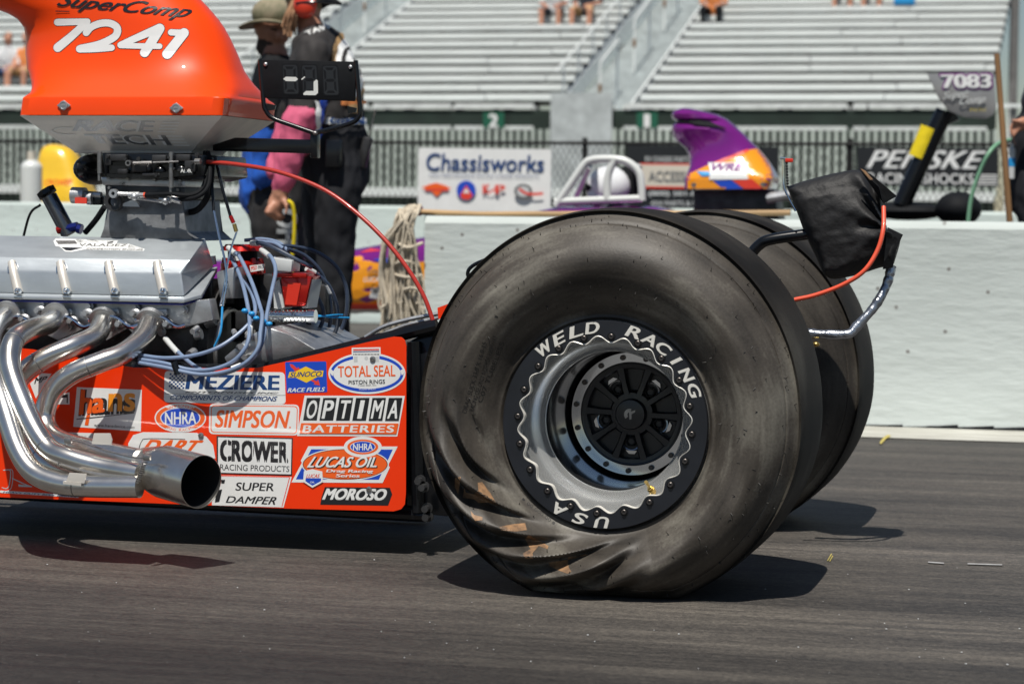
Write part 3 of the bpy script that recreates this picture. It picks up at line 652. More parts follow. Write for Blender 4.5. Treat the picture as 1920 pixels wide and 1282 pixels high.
# ------------------------------------------------------------------ wheel
M['letter'] = mat('machined_letter', (.80, .78, .72), .38, metal=.25)
def wheel(Y, near=True):
    c = HUB + Vector((0, Y, 0))
    prof = [(.236, .012), (.2345, .004), (.205, .004), (.1995, .006), (.1985, .022), (.196, .042), (.190, .058), (.180, .072), (.170, .082), (.1655, .092), (.1635, .100), (.160, .104), (.1585, .112), (.157, .20), (.156, .325), (.152, .345), (.10, .350), (.005, .350)]
    rim = MB().lathe(prof, c, 120, mis=[0] * 11 + [1] * 6).build('wheel_rim', ['lip', 'barrel'], D, smooth=30, normals=True)
    n = 600; f0 = rad(176)
    ri = lambda a: .1916 - .0072 * math.cos(20 * (a - f0))
    pol = lambda r, a, y: c + Vector((r * math.cos(a), y, r * math.sin(a)))
    A = [2 * math.pi * k / n for k in range(n)]
    mb = MB(); mb.loft([[pol(.2352, a, .012) for a in A], [pol(.2350, a, -.004) for a in A], [pol(.2335, a, -.0065) for a in A], [pol(ri(a) + .0022, a, -.0065) for a in A]], False); mb.build('beadlock_ring', 'satin', rim, smooth=30)
    mb = MB(); mb.loft([[pol(ri(a) + .0022, a, -.0066) for a in A], [pol(ri(a) + .0006, a, -.0074) for a in A], [pol(ri(a), a, -.006) for a in A], [pol(ri(a), a, .012) for a in A]], False); mb.build('ring_edge', 'letter', rim, smooth=40)
    if not near: return rim
    for k in range(20):
        a = f0 + 2 * math.pi * k / 20; p = pol(.1998, a, -.0068); mb = MB()
        mb.lathe([(.0095, 0), (.0095, -.0006), (.007, -.0008)], p, 20, mi=1); mb.lathe([(.0060, -.0006), (.0058, -.0045), (.0044, -.0055), (.0030, -.0053), (.0026, -.003), (0.0001, -.003)], p, 14); mb.build('ring_bolt', ['bolt', 'black'], rim, smooth=30)
    def arc_word(wd, a0, a1):
        mb = MB()
        for i, ch in enumerate(wd):
            a = rad(a0 + (a1 - a0) * i / (len(wd) - 1)); vs, fs, asp = text2d(ch, .012, .18)
            wdt = .0330 * (.42 if ch == 'I' else 1.12 if ch == 'W' else 1.0); pts = []
            tn = Vector((math.sin(a), 0, -math.cos(a))); up = Vector((math.cos(a), 0, math.sin(a)))
            for u, v in vs: pts.append(c + up * (.2065 + .0255 * v) + tn * (u - .5) * wdt + Vector((0, -.0078, 0)))
            [mb.add([p + tn * dx + Vector((0, dy, 0)) for p in pts], fs) for dx, dy in ((-.0011, 0), (0, -.0003), (.0011, .0003), (.0004, .0012))]
        return mb.build('ring_lettering', 'letter', rim, smooth=0, weld=False, normals=False)
    arc_word('WELD', 129.5, 98); arc_word('RACING', 73, 22); arc_word('USA', -91, -117)
    # inner ring, star centre, lug nuts, cap
    MB().lathe([(.153, .335), (.1475, .318), (.1455, .310), (.1235, .310), (.1215, .314), (.1215, .335)], c, 100).build('inner_ring', 'polish', rim, smooth=25)
    for k in range(15):
        p = pol(.1350, rad(99.6 + 24 * k), .309); MB().lathe([(.0066, 0), (.0064, -.006), (.005, -.0075), (.0001, -.0075)], p, 12).build('rim_bolt', 'bolt', rim, smooth=30)
    mb = MB(); mb.lathe([(.1214, .334), (.1212, .314), (.1175, .311), (.109, .312), (.1065, .318), (.1065, .336)], c, 90)
    mb.lathe([(.056, .336), (.054, .318), (.050, .312), (.02, .310)], c, 60)
    for k in range(10):
        a = rad(33.5 + 36 * k); rd = Vector((math.cos(a), 0, math.sin(a))); tn = Vector((-math.sin(a), 0, math.cos(a))); lp = []
        for r_, hw, y in ((.046, .0085, .310), (.075, .0075, .312), (.112, .0115, .311)):
            o = c + rd * r_; lp.append([o + tn * hw * 1.05 + Vector((0, .336, 0)), o + tn * hw + Vector((0, y + .004, 0)), o + tn * hw * .7 + Vector((0, y, 0)), o - tn * hw * .7 + Vector((0, y, 0)), o - tn * hw + Vector((0, y + .004, 0)), o - tn * hw * 1.05 + Vector((0, .336, 0))])
        mb.loft(lp, True)
    mb.lathe([(.120, .3385), (.001, .3385)], c, 40)
    mb.build('star_centre', 'satin', rim, smooth=30)
    for k in range(5):
        a = rad(51.5 + 72 * k); p = pol(.0665, a, 0); mb = MB()
        mb.lathe([(.0235, .337), (.0225, .326), (.0195, .325), (.0185, .334)], p, 30, mi=1); mb.lathe([(.0135, .336), (.0130, .318), (.010, .316), (.0085, .318), (.0080, .326), (.0001, .326)], p, 6)
        mb.lathe([(.0180, .3355), (.0135, .3355)], p, 24, mi=0)
        mb.prism([pol(.090, a - .14, .328), pol(.097, a - .05, .328), pol(.097, a + .09, .328), pol(.090, a + .16, .328)], (0, .006, 0), mi=1); mb.build('lug_nut', ['darkmetal', 'polish'], rim, smooth=30)
    cap = MB().lathe([(.037, .320), (.0365, .296), (.034, .291), (.02, .289), (.0001, .2885)], c, 48).build('hub_cap', 'satin', rim, smooth=30)
    fl = Flat(lambda x, y, d: c + Vector((x, .2882 - d, y)))
    pts = [(.014 * math.cos(rad(t)), .014 * math.sin(rad(t))) for t in range(75, 226, 10)] + [(.006 * math.cos(rad(t)), .006 * math.sin(rad(t))) for t in range(225, 74, -15)]
    fl.poly(pts, 'steel'); fl.poly([(-.001, -.012), (.004, -.010), (.004, .001), (.012, .006), (.013, .011), (-.002, .006)], 'steel'); fl.build('hub_emblem', rim)
    b0, b1 = P(1224, 922, .050), P(1211, 903, .012); v = b1 - b0
    mb = MB(); mb.cyl(b0, b0 + v * .3, .0085, n=14); mb.cyl(b0 + v * .3, b0 + v * .45, .0062, n=6); mb.cyl(b0 + v * .45, b0 + v * 1, .0036, .0042, n=10); mb.build('valve_stem', 'gold', rim)
    return rim
wheel(0, True)
wheel(FYT, False)
MB().cyl((0, .36, .388), (0, FYT - .02 + .1, .388), .05, n=20).build('rear_axle', 'darkmetal', D)
# ------------------------------------------------------------------ body side panel with stickers
YP = .47
pp = [(-90, 640), (60, 655), (250, 689), (480, 690), (560, 672), (690, 641), (738, 631), (752, 632), (759, 638), (762, 650), (761, 925), (759, 945), (752, 954), (738, 958), (545, 953), (-90, 928)]
panel = MB().prism([P(x, y, YP) for x, y in pp], (0, .004, 0)).build('body_panel', 'red', D, smooth=0)
z8 = lambda *a: [(280 + x / 3.663, 630 + y / 3.663) for x, y in a]
z7 = lambda *a: [(x / 3.204, 600 + y / 3.204) for x, y in a]
C8 = lambda x, y: (280 + x / 3.663, 630 + y / 3.663)
C7 = lambda x, y: (x / 3.204, 600 + y / 3.204)
def sticker(conv): return Flat(plane_map(YP - .0004), conv=conv)
s = sticker(C8)                                                     # parts maker, chequered
s.rrect([(105, 238), (930, 248), (937, 468), (100, 455)], 30, 'white')
for i in range(8):
    for j in range(8):
        if (i + j) % 2 == 0: x, y = 140 + i * 13.5 - j * 1, 255 + j * 13.5; s.poly([(x, y), (x + 13, y), (x + 12, y + 13), (x - 1, y + 13)], 'navy_vinyl'); s.k -= 1
s.text('MEZIERE', [(262, 264), (897, 270), (893, 371), (245, 364)], 'navy_vinyl', .045); s.k += 1
s.text('ENTERPRISES INC', [(246, 378), (888, 386), (888, 397), (243, 389)], 'black_vinyl', .02, .3)
s.poly([(104, 393), (935, 405), (935, 407), (104, 395)], 'black_vinyl'); s.text('COMPONENTS OF CHAMPIONS', [(147, 404), (880, 414), (876, 447), (140, 437)], 'navy_vinyl', .02, .3); s.build('sticker', panel, 'pale rectangular sticker with a chequered flag')
s = sticker(C8)                                                     # fuel sticker
s.rrect([(932, 178), (1215, 173), (1222, 385), (944, 392)], 10, 'blue_vinyl'); s.poly([(964, 190), (985, 195), (1016, 222), (1022, 212), (1060, 258), (990, 248), (1000, 238), (972, 212)], 'redv'); s.poly([(1105, 290), (1150, 310), (1160, 298), (1172, 340), (1128, 330), (1138, 322), (1100, 300)], 'redv')
s.poly([(960, 263), (1075, 208), (1188, 262), (1078, 320)], 'yellow_vinyl'); s.poly([(962, 246), (1196, 236), (1190, 278), (952, 286)], 'yellow_vinyl'); s.text('SUNOCO', [(970, 248), (1186, 240), (1180, 276), (962, 283)], 'navy_vinyl', .03, .2)
s.text('RACE FUELS', [(952, 357), (1208, 350), (1204, 380), (948, 386)], 'white', .035, .2); s.build('sticker', panel, 'blue square sticker with a yellow diamond and red arrow')
s = sticker(C8)                                                     # piston ring oval
s.poly([(1390, 80), (1587, 76), (1590, 150), (1390, 152)], 'white'); s.ell(1494, 256, 265, 142, 'white', 60); s.k += 1; s.ell(1494, 256, 252, 128, 'blue_vinyl', 60); s.ell(1494, 256, 232, 106, 'white', 60)
s.poly([(1398, 92), (1580, 88), (1580, 180), (1400, 182)], 'white'); s.poly([(1400, 90), (1578, 87), (1578, 97), (1400, 100)], 'redv'); s.poly([(1400, 104), (1578, 101), (1578, 108), (1400, 111)], 'navy_vinyl')
for k in range(18): s.poly([(1402 + k * 10, 120), (1407 + k * 10, 120), (1407 + k * 10, 131), (1402 + k * 10, 131)], 'black_vinyl'); s.k -= 1
s.poly([(1405, 140), (1430, 140), (1430, 178), (1405, 178)], 'grey_vinyl'); s.k -= 1; s.poly([(1545, 140), (1575, 140), (1575, 176), (1545, 176)], 'grey_vinyl'); s.k -= 1; s.ell(1490, 152, 13, 13, 'grey_vinyl')
s.poly([(1245, 225), (1270, 245), (1258, 275), (1240, 250)], 'white'); s.poly([(1722, 235), (1745, 225), (1752, 250), (1735, 270)], 'white')
s.text('TOTAL SEAL', [(1294, 206), (1690, 198), (1690, 276), (1296, 282)], 'orange_vinyl', .02); s.text('PISTON RINGS', [(1368, 304), (1618, 297), (1618, 325), (1368, 330)], 'black_vinyl', .005); s.text('Total Seal, Inc.', [(1432, 332), (1562, 329), (1562, 341), (1432, 344)], 'black_vinyl', 0)
s.text('Phoenix, Arizona', [(1440, 362), (1556, 359), (1556, 370), (1440, 373)], 'white', 0); s.build('sticker', panel, 'white oval sticker with a blue ring and piston drawing')
s = sticker(C8)                                                     # battery sticker
s.poly([(1066, 408), (1755, 410), (1703, 688), (1014, 685)], 'white')
for k, ch in enumerate('OPTIMA'):
    x = 1082 + k * 112.5; s.poly([(x, 424), (x + 93, 423), (x + 68, 580), (x - 26, 580)], 'black_vinyl'); ww = 30 if ch == 'I' else 68
    s.text(ch, [(x + 47 - ww / 2, 440), (x + 47 + ww / 2, 440), (x + 22 + ww / 2, 566), (x + 22 - ww / 2, 566)], 'white', .03); s.k -= 2
s.k += 2; s.poly([(1042, 597), (1712, 599), (1696, 672), (1030, 669)], 'orange_vinyl'); s.text('BATTERIES', [(1060, 610), (1686, 611), (1676, 662), (1050, 661)], 'white', .035, 0, 1.15); s.build('sticker', panel, 'slanted white and orange sticker with black letter tiles')
s = sticker(C8)                                                     # racing association oval
def assoc(s, cx, cy, rx, ry, words=True):
    s.ell(cx, cy, rx, ry, 'white', 50); s.ell(cx, cy, rx * .95, ry * .92, 'orange_vinyl', 50); s.ell(cx, cy, rx * .78, ry * .70, 'white', 50); s.ell(cx, cy, rx * .74, ry * .655, 'blue_vinyl', 50)
    if words:
        s.poly([(cx - rx * .62, cy - ry * .80), (cx - rx * .3, cy - ry * .97), (cx + rx * .3, cy - ry * .97), (cx + rx * .62, cy - ry * .80), (cx + rx * .5, cy - ry * .62), (cx, cy - ry * .72), (cx - rx * .5, cy - ry * .62)], 'white')
        s.poly([(cx - rx * .62, cy + ry * .80), (cx - rx * .3, cy + ry * .97), (cx + rx * .3, cy + ry * .97), (cx + rx * .62, cy + ry * .80), (cx + rx * .5, cy + ry * .62), (cx, cy + ry * .72), (cx - rx * .5, cy + ry * .62)], 'white')
        s.arc('CHAMPIONSHIP', cx, cy, rx * .80, ry * .83, 133, 47, ry * .17, 'orange_vinyl', 0, wf=1.1); s.arc('DRAG RACING', cx, cy, rx * .80, ry * .83, 228, 312, ry * .17, 'orange_vinyl', 0, True, 1.1); s.k += 1
    s.text('NHRA', [(cx - rx * .60, cy - ry * .40), (cx + rx * .62, cy - ry * .44), (cx + rx * .62, cy + ry * .42), (cx - rx * .60, cy + ry * .44)], 'white', .03)
assoc(s, 213, 561, 177, 100); s.build('sticker', panel, 'orange and blue oval sticker left of the safety gear sticker')
s = sticker(C8)
s.rrect([(412, 464), (1030, 470), (1024, 682), (408, 672)], 34, 'white'); s.rrect([(424, 474), (1020, 480), (1014, 672), (420, 662)], 28, 'orange_vinyl'); s.rrect([(430, 480), (1014, 486), (1008, 666), (426, 656)], 24, 'white')
s.text('SIMPSON', [(458, 506), (968, 512), (952, 634), (450, 628)], 'orange_vinyl', .035, .12); s.ell(966, 626, 6, 6, 'orange_vinyl', 12); s.build('sticker', panel, 'white rounded sticker with bold orange capitals')
s = sticker(C8)                                                     # stencil lettering
s.poly([(462, 684), (986, 698), (980, 958), (462, 945)], 'black_vinyl'); s.poly([(472, 694), (977, 707), (972, 948), (472, 936)], 'white')
s.text('CROWER', [(486, 710), (960, 726), (955, 872), (484, 860)], 'black_vinyl', .07)
for x in (532, 628, 706, 884, 938): s.poly([(x, 708), (x + 7, 708), (x + 7, 876), (x, 876)], 'white'); s.k -= 1
s.k += 1; s.text('RACING PRODUCTS', [(486, 878), (963, 892), (960, 932), (486, 920)], 'black_vinyl', .0); s.build('sticker', panel, 'white sticker with a black frame and stencil letters')
s = sticker(C8)
s.poly([(430, 955), (978, 966), (922, 1175), (430, 1160)], 'white'); s.poly([(435, 961), (960, 971), (908, 1168), (914, 1168), (967, 967), (435, 957)], 'redv')
s.text('SUPER', [(592, 1003), (858, 1007), (854, 1064), (590, 1060)], 'black_vinyl', .02, .12); s.text('DAMPER', [(530, 1097), (880, 1103), (864, 1156), (524, 1142)], 'black_vinyl', .02, .2); s.poly([(490, 985), (520, 985), (515, 1010), (495, 1010)], 'black_vinyl'); s.poly([(460, 1060), (500, 1050), (480, 1135), (450, 1140)], 'black_vinyl'); s.build('sticker', panel, 'white sticker with black words behind the exhaust mouth')
s = sticker(C8)                                                     # oil series sticker
s.poly([(1092, 755), (1706, 757), (1640, 885), (1652, 900), (1602, 1007), (976, 1003), (1048, 868), (1040, 855)], 'white'); s.k += 1
s.poly([(1112, 776), (1672, 778), (1576, 985), (1006, 983)], 'blue_vinyl'); s.ell(1345, 880, 300, 112, 'white', 60); s.ell(1345, 880, 292, 105, 'black_vinyl', 60); s.ell(1345, 880, 287, 101, 'orange_vinyl', 60)
s.ell(1466, 760, 130, 72, 'white', 50); assoc(s, 1466, 760, 112, 56, False); s.k += 1
s.text('LUCAS OIL', [(1128, 828), (1578, 832), (1566, 904), (1086, 906)], 'black_vinyl', .05, .18); s.text('LUCAS OIL', [(1122, 825), (1572, 829), (1560, 900), (1080, 902)], 'white', .035, .18)
s.text('Drag Racing', [(1216, 914), (1540, 916), (1536, 944), (1212, 940)], 'white', .035, .1); s.text('Series', [(1282, 945), (1446, 946), (1444, 970), (1280, 968)], 'white', .035, .1)
s.poly([(1062, 925), (1120, 912), (1188, 928), (1192, 1000), (1120, 1040), (1056, 998)], 'white'); s.poly([(1074, 975), (1180, 975), (1178, 995), (1120, 1026), (1072, 995)], 'blue_vinyl'); s.text('LUCAS', [(1080, 948), (1172, 946), (1168, 972), (1076, 974)], 'redv', .03, .2); s.text('OIL', [(1104, 996), (1136, 996), (1136, 1008), (1104, 1008)], 'white', .02); s.build('sticker', panel, 'blue sticker with an orange oval and slanted ends')
s = sticker(C8)
s.poly([(1206, 1035), (1652, 1040), (1668, 1085), (1640, 1162), (1174, 1156), (1182, 1108)], 'black_vinyl'); s.text('MOROSO', [(1212, 1044), (1640, 1048), (1618, 1128), (1186, 1122)], 'white', .06, .1); s.build('sticker', panel, 'black block letter sticker at the lower rear corner')
s = sticker(C7)                                                     # neck restraint sticker
s.poly([(462, 402), (852, 418), (846, 668), (440, 640)], 'white'); s.text('hans', [(484, 414), (818, 438), (812, 560), (470, 578)], 'black_vinyl', .075); s.text('ha', [(486, 416), (632, 432), (628, 552), (472, 572)], 'orange_vinyl', .05); s.k -= 1; s.text('ns', [(652, 440), (815, 438), (810, 545), (650, 552)], 'amber_vinyl', .05)
s.poly([(520, 570), (542, 566), (530, 632), (508, 630)], 'orange_vinyl'); s.poly([(460, 592), (806, 556), (806, 560), (460, 597)], 'black_vinyl'); s.text('www.hansdevice.com', [(566, 620), (808, 634), (806, 652), (564, 638)], 'black_vinyl', 0); s.build('sticker', panel, 'grey sticker with orange lower case letters')
s = sticker(C7)                                                     # arched sticker half hidden by the collector
s.poly([(770, 740), (800, 690), (860, 672), (1180, 676), (1240, 700), (1280, 750), (1294, 830), (770, 830)], 'white'); s.stroke([(830, 790), (850, 730), (890, 712), (1110, 716)], 5, 'black_vinyl'); s.text('DART', [(878, 716), (1225, 722), (1190, 800), (840, 800)], 'orange_vinyl', .05, .3); s.build('sticker', panel, 'arched grey sticker half hidden by the exhaust')
s = sticker(C7)
s.poly([(180, 380), (250, 318), (310, 322), (215, 470)], 'white'); s.text('MP', [(215, 345), (292, 335), (262, 372), (205, 385)], 'black_vinyl', .04); s.poly([(340, 448), (418, 432), (418, 506), (330, 505)], 'white'); s.poly([(370, 450), (408, 445), (408, 498), (400, 498), (400, 465), (370, 468)], 'black_vinyl')
s.build('sticker', panel, 'torn white and black stickers behind the exhaust pipes'); s = sticker(C7)
s.poly([(340, 672), (560, 678), (548, 765), (300, 755)], 'white'); s.poly([(350, 680), (470, 684), (440, 760), (330, 750)], 'black_vinyl'); s.text('UNI', [(380, 690), (520, 694), (500, 755), (365, 750)], 'grey_vinyl', .05, .2)
s.build('sticker', panel, 'white and black sticker above the exhaust collector')
s = sticker(C7)
s.stroke([(20, 900), (62, 905), (56, 985), (40, 1010), (12, 1005)], 5, 'grey_vinyl'); s.stroke([(40, 900), (76, 905), (70, 1000), (40, 1026), (8, 1024)], 4, 'grey_vinyl'); s.stroke([(75, 950), (150, 985), (190, 1000)], 6, 'grey_vinyl'); s.poly([(110, 985), (190, 995), (190, 1002), (112, 1000)], 'grey_vinyl')
s.poly([(0, 1022), (480, 1052), (470, 1066), (0, 1036)], 'white'); s.text('HEAVY DUTY BELT DRIVES', [(20, 1026), (462, 1054), (460, 1064), (18, 1036)], 'navy_vinyl', .02, .2); s.build('sticker', panel, 'outlined pale lettering along the lower front edge')
for x, y in ((377, 816), (699, 673), (692, 917)):
    p = P(x, y, YP - .001); MB().lathe([(.0075, 0), (.0072, -.0025), (.003, -.0035), (.0028, -.0015), (.0001, -.0015)], p, 20).build('panel_fastener', 'steel', panel)
# frame behind the panel
fr = MB(); fr.tube([P(-120, 916, .54), P(800, 965, .54)], .019, sub=1); fr.tube([P(250, 690, .53), P(480, 695, .53), P(560, 676, .53), P(820, 610, .53)], .017, sub=1); fr.tube([P(-120, 916, 1.12), P(800, 965, 1.12)], .019, sub=1); fr.tube([P(480, 690, 1.13), P(820, 610, 1.13)], .017, sub=1); fr.tube([P(775, 640, .53), P(785, 960, .53)], .017, sub=1)
fr.each('frame_rail', 'black', D)
MB().prism([P(x, y, .54) for x, y in ((763, 642), (818, 612), (850, 640), (840, 968), (762, 960))], (0, .58, 0), bev=.004).build('rear_bulkhead', 'black', D, smooth=30)
fb_ = MB()
for x, y in ((789, 900), (796, 912), (802, 952), (803, 968)): p = P(x, y, .50); fb_.cyl(p, p + Vector((0, -.03, 0)), .009, n=8); fb_.cyl(p + Vector((0, .0, 0)), p + Vector((0, -.006, 0)), .014, n=12)
fb_.each('chassis_bolt', 'darkmetal', D)
MB().prism([P(x, y, .56) for x, y in ((-120, 700), (760, 700), (760, 950), (-120, 925))], (0, .55, 0)).build('belly_tub', 'blackmatte', D, smooth=0)
# ------------------------------------------------------------------ exhaust
hd = [
    ([(283, 598, .57), (268, 632, .50), (232, 662, .425), (190, 678, .385), (140, 698, .36), (106, 724, .35), (88, 756, .34), (84, 790, .33), (102, 820, .30), (150, 838, .24), (262, 862, .15)], 'rear'),
    ([(194, 598, .57), (180, 628, .49), (140, 648, .42), (92, 668, .38), (52, 692, .36), (30, 720, .35), (24, 760, .34), (40, 810, .30), (90, 868, .24), (160, 886, .2), (262, 884, .16)], 'third'),
    ([(104, 592, .57), (92, 606, .47), (62, 616, .38), (34, 630, .31), (21, 652, .27), (20, 690, .24), (38, 745, .20), (66, 806, .16), (92, 842, .14), (126, 858, .125), (190, 876, .12), (262, 888, .11)], 'second'),
    ([(14, 588, .57), (-8, 612, .45), (-18, 650, .33), (-6, 712, .24), (12, 775, .18), (34, 842, .14), (62, 884, .115), (104, 904, .10), (160, 911, .095), (262, 912, .09)], 'front')]
hp = []
for pts, _ in hd:
    o = MB().tube([P(*p) for p in pts], .0272, n=28, sub=8).build('header_pipe', 'chrome', D, smooth=50); hp.append(o)
    b = MB(); c = P(*pts[0]); d = (P(*pts[1]) - c).normalized(); b.cyl(c - d * .002, c + d * .012, .036, n=24)
    for dx in (-.046, .046): b.ell(c + Vector((dx, .006, -.012 if dx > 0 else .014)), (.017, .008, .013)); b.cyl(c + Vector((dx, -.02, -.012 if dx > 0 else .014)), c + Vector((dx, .01, -.012 if dx > 0 else .014)), .0075, n=6)
    b.build('port_flange', 'alu', o)
# weld seams round the pipes
for o, pts in zip(hp, hd):
    q_ = cr_pts([P(*p) for p in pts[0]], 8); sm = MB()
    for k in (28, 62):
        if k < len(q_) - 1: d = (q_[k + 1] - q_[k]).normalized(); sm.tube([q_[k] - d * .0015, q_[k] + d * .0015], .0277, n=28, sub=1)
    sm.each('weld_seam', 'steel', o)
c1 = P(377, 903, .085); ax = Vector((.86, -.44, -.10)).normalized(); c0 = c1 - ax * .150
mb = MB()
u = ax.cross(Vector((0, 0, 1))).normalized(); v = ax.cross(u)
def ringl(c, r, n=56, sq=1.0): return [c + (u * math.cos(2 * math.pi * k / n) * sq + v * math.sin(2 * math.pi * k / n)) * r for k in range(n)]
mb.loft([ringl(c0 - ax * .055 + Vector((-.01, .01, 0)), .046, sq=.9), ringl(c0 - ax * .02, .056), ringl(c0 + ax * .008, .0625), ringl(c0 + ax * .02, .0642), ringl(c1 - ax * .02, .0645), ringl(c1, .0645), ringl(c1 + ax * .0006, .0632), ringl(c1 - ax * .003, .0622)], False)
col_ = mb.build('exhaust_collector', 'chrome', D, smooth=40)
M['bore_black'] = mat('dark_bore', (.012, .012, .013), .7)  # near-black inside of the collector
MB().loft([ringl(c1 - ax * .003, .0621), ringl(c0, .060), ringl(c0 - ax * .01, .001)], False).build('collector_bore', 'bore_black', col_)
sp = MB()
for pts in ([(126, 824, .17), (150, 828, .16), (205, 846, .12), (255, 858, .08), (278, 856, .07)],): sp.tube([P(*p) for p in pts], .0022, n=6)
for a, b in (((125, 832, .14), (112, 872, .10)), ((272, 866, .06), (258, 905, .04))):
    a, b = P(*a), P(*b); pts = []
    for k in range(80): t = k / 79; pts.append(a.lerp(b, t) + Vector((math.cos(t * 62) * .0055, math.sin(t * 62) * .0055, 0)))
    sp.tube(pts, .0016, n=5, sub=1)
for p in ((128, 826, .13), (276, 858, .06)): sp.box(P(*p), (.018, .012, .014), bev=.002)
sp.each('collector_spring', 'steel', col_)
tb_ = MB(); tb_.prism([P(x, y, .125) for x, y in ((176, 812), (206, 812), (210, 824), (208, 834), (172, 832))], (0, .004, 0)); tb_.prism([P(x, y, .06) for x, y in ((118, 902), (152, 906), (152, 911), (118, 907))], (0, .02, 0)); tb_.prism([P(x, y, .062) for x, y in ((130, 886), (162, 888), (158, 906), (124, 902))], (0, .004, 0)); tb_.each('collector_tab', 'brushed', col_)
# ------------------------------------------------------------------ engine
blk = MB().prism([P(x, y, .64) for x, y in ((-120, 560), (352, 572), (372, 600), (350, 700), (-120, 690))], (0, .40, 0), bev=.01).build('engine_block', 'darkmetal', D, smooth=30)
hdm = MB(); hdm.prism([P(x, y, .60) for x, y in ((-120, 560), (345, 566), (392, 560), (400, 600), (330, 618), (300, 610), (262, 640), (240, 612), (200, 640), (160, 612), (110, 640), (60, 612), (-120, 632))], (0, .05, 0), bev=.003)
for x, y in ((82, 571), (168, 574), (255, 578), (345, 581), (38, 612), (128, 612), (214, 614), (304, 622), (305, 590)): p = P(x, y, .59); hdm.cyl(p, p + Vector((0, -.014, 0)), .008, n=8); hdm.cyl(p, p + Vector((0, -.004, 0)), .012, n=14)
for x0 in (0, 90, 178, 268): hdm.prism([P(x, y, .585) for x, y in ((x0 - 5, 580), (x0 + 44, 579), (x0 + 46, 590), (x0 + 10, 588))], (0, .02, 0), bev=.002)
hdm.build('cylinder_head', 'alu', D, smooth=30)
rt = MB()
for i in range(4):
    a = 26 + i * 88; rt.tube([P(a - 35, 600, .56), P(a + 10, 594, .56), P(a + 40, 612, .56), P(a + 58, 610, .56)], .006, n=8)
rt.build('flange_rim', 'polish', D)
vr = [(345, 556, .585), (337, 513, .595), (357, 488, .615), (385, 446, .708), (402, 498, .745)]
vb = MB(); R_ = [P(*p) for p in vr]; L_ = [p + Vector((-1.0, 0, 0)) for p in R_]
vb.loft([L_, R_], True)
bm = vb.bm(); bmesh.ops.bevel(bm, geom=[e for e in bm.edges], offset=.004, segments=3, affect='EDGES', profile=.5); bm.verts.index_update()
vb2 = MB().add([v_.co.copy() for v_ in bm.verts], [[v_.index for v_ in f.verts] for f in bm.faces]); bm.free()
vc = vb2.build('valve_cover', 'valve', D, smooth=30)
fp = [(345, 561, .566), (378, 552, .61), (408, 500, .76)]; F_ = [P(*p) for p in fp]; fl_ = [F_[0] + Vector((-1, 0, 0))] + F_ + [F_[2] + Vector((-1, 0, 0))]
MB().prism(fl_, (0, 0, -.010), bev=.002).build('cover_flange', 'valve', vc, smooth=30)
MB().prism([p + Vector((-.003, .003, -.0115)) for p in fl_], (0, 0, -.004)).build('cover_gasket', 'bluean', vc, smooth=0)
for x in (24, 115, 205, 296):
    g = MB(); g.tube([P(x - 1, 492, .612), P(x + 3, 515, .596), P(x + 11, 549, .582)], .0125, n=16, sub=3); g.build('bolt_tube', 'brushed', vc)
    g = MB(); g.tube([P(x - 8, 512, .594), P(x - 8, 500, .60), P(x - 2, 491, .606), P(x + 6, 494, .604), P(x + 10, 505, .598)], .0022, n=6); c = P(x + 12, 546, .566); g.cyl(c, c + Vector((0, -.012, .002)), .0085, n=6); g.ell(c + Vector((0, -.012, .002)), .006, nu=10, nv=6); g.box(P(x + 11, 557, .564), (.022, .012, .006), bev=.001); g.build('cover_bolt', 'polish', vc)
VB = vb2.bvh(); s = Flat(drape(VB), L=25, conv=lambda x, y: (x / 3.84, 300 + y / 3.84))
for pts in ([(385, 585), (400, 568), (545, 570), (560, 598), (850, 582), (838, 600), (935, 605), (915, 632), (1042, 640), (1035, 655), (610, 645), (520, 662), (470, 660), (430, 625), (400, 620)],): s.poly(pts, 'white')
s.poly([(400, 580), (540, 580), (560, 605), (420, 608)], 'steel'); s.k -= 1; s.poly([(440, 628), (600, 632), (510, 654), (475, 652)], 'black_vinyl'); s.k -= 1; s.poly([(770, 592), (820, 584), (810, 598), (775, 600)], 'black_vinyl'); s.k += 1
s.text('VALADEZ', [(572, 600), (920, 606), (912, 624), (565, 622)], 'steel', .02); s.text('COMPETITION ENGINES', [(625, 634), (1030, 642), (1028, 652), (620, 644)], 'steel', .02)
s.build('cover_emblem', vc)
# intake, throttle body, fittings
pl = MB().prism([P(x, y, .70) for x, y in ((202, 366), (344, 374), (347, 436), (372, 452), (186, 446), (197, 430))], (0, .27, 0), bev=.004).build('intake_plenum', 'greymetal', D, smooth=30)
MB().prism([P(x, y, .69) for x, y in ((196, 346), (346, 350), (346, 374), (198, 368))], (0, .29, 0), bev=.003).build('spacer_plate', 'darkmetal', D, smooth=30)
MB().prism([P(x, y, .685) for x, y in ((188, 332), (347, 338), (347, 351), (192, 347))], (0, .30, 0), bev=.003).build('carburettor_flange', 'alu', D, smooth=30)
cb = MB(); cb.prism([P(x, y, .67) for x, y in ((190, 286), (380, 290), (384, 330), (350, 338), (196, 333))], (0, .33, 0), bev=.006); cb.ell(P(178, 318, .80), (.035, .12, .042)); cb.ell(P(168, 310, .74), (.022, .05, .028))
for x, y in ((250, 320), (275, 318), (300, 322), (340, 320)): cb.ell(P(x, y, .668), (.016, .012, .016), nu=12, nv=8)
cb.prism([P(x, y, .655) for x, y in ((200, 326), (295, 326), (330, 318), (362, 318), (362, 328), (300, 334), (200, 333))], (0, .006, 0)); cb.prism([P(x, y, .66) for x, y in ((205, 305), (245, 300), (250, 325), (205, 325))], (0, .01, 0))
cb_ = cb.build('carburettor', 'black', D, smooth=35)
cm = MB(); r3 = random.Random(31)
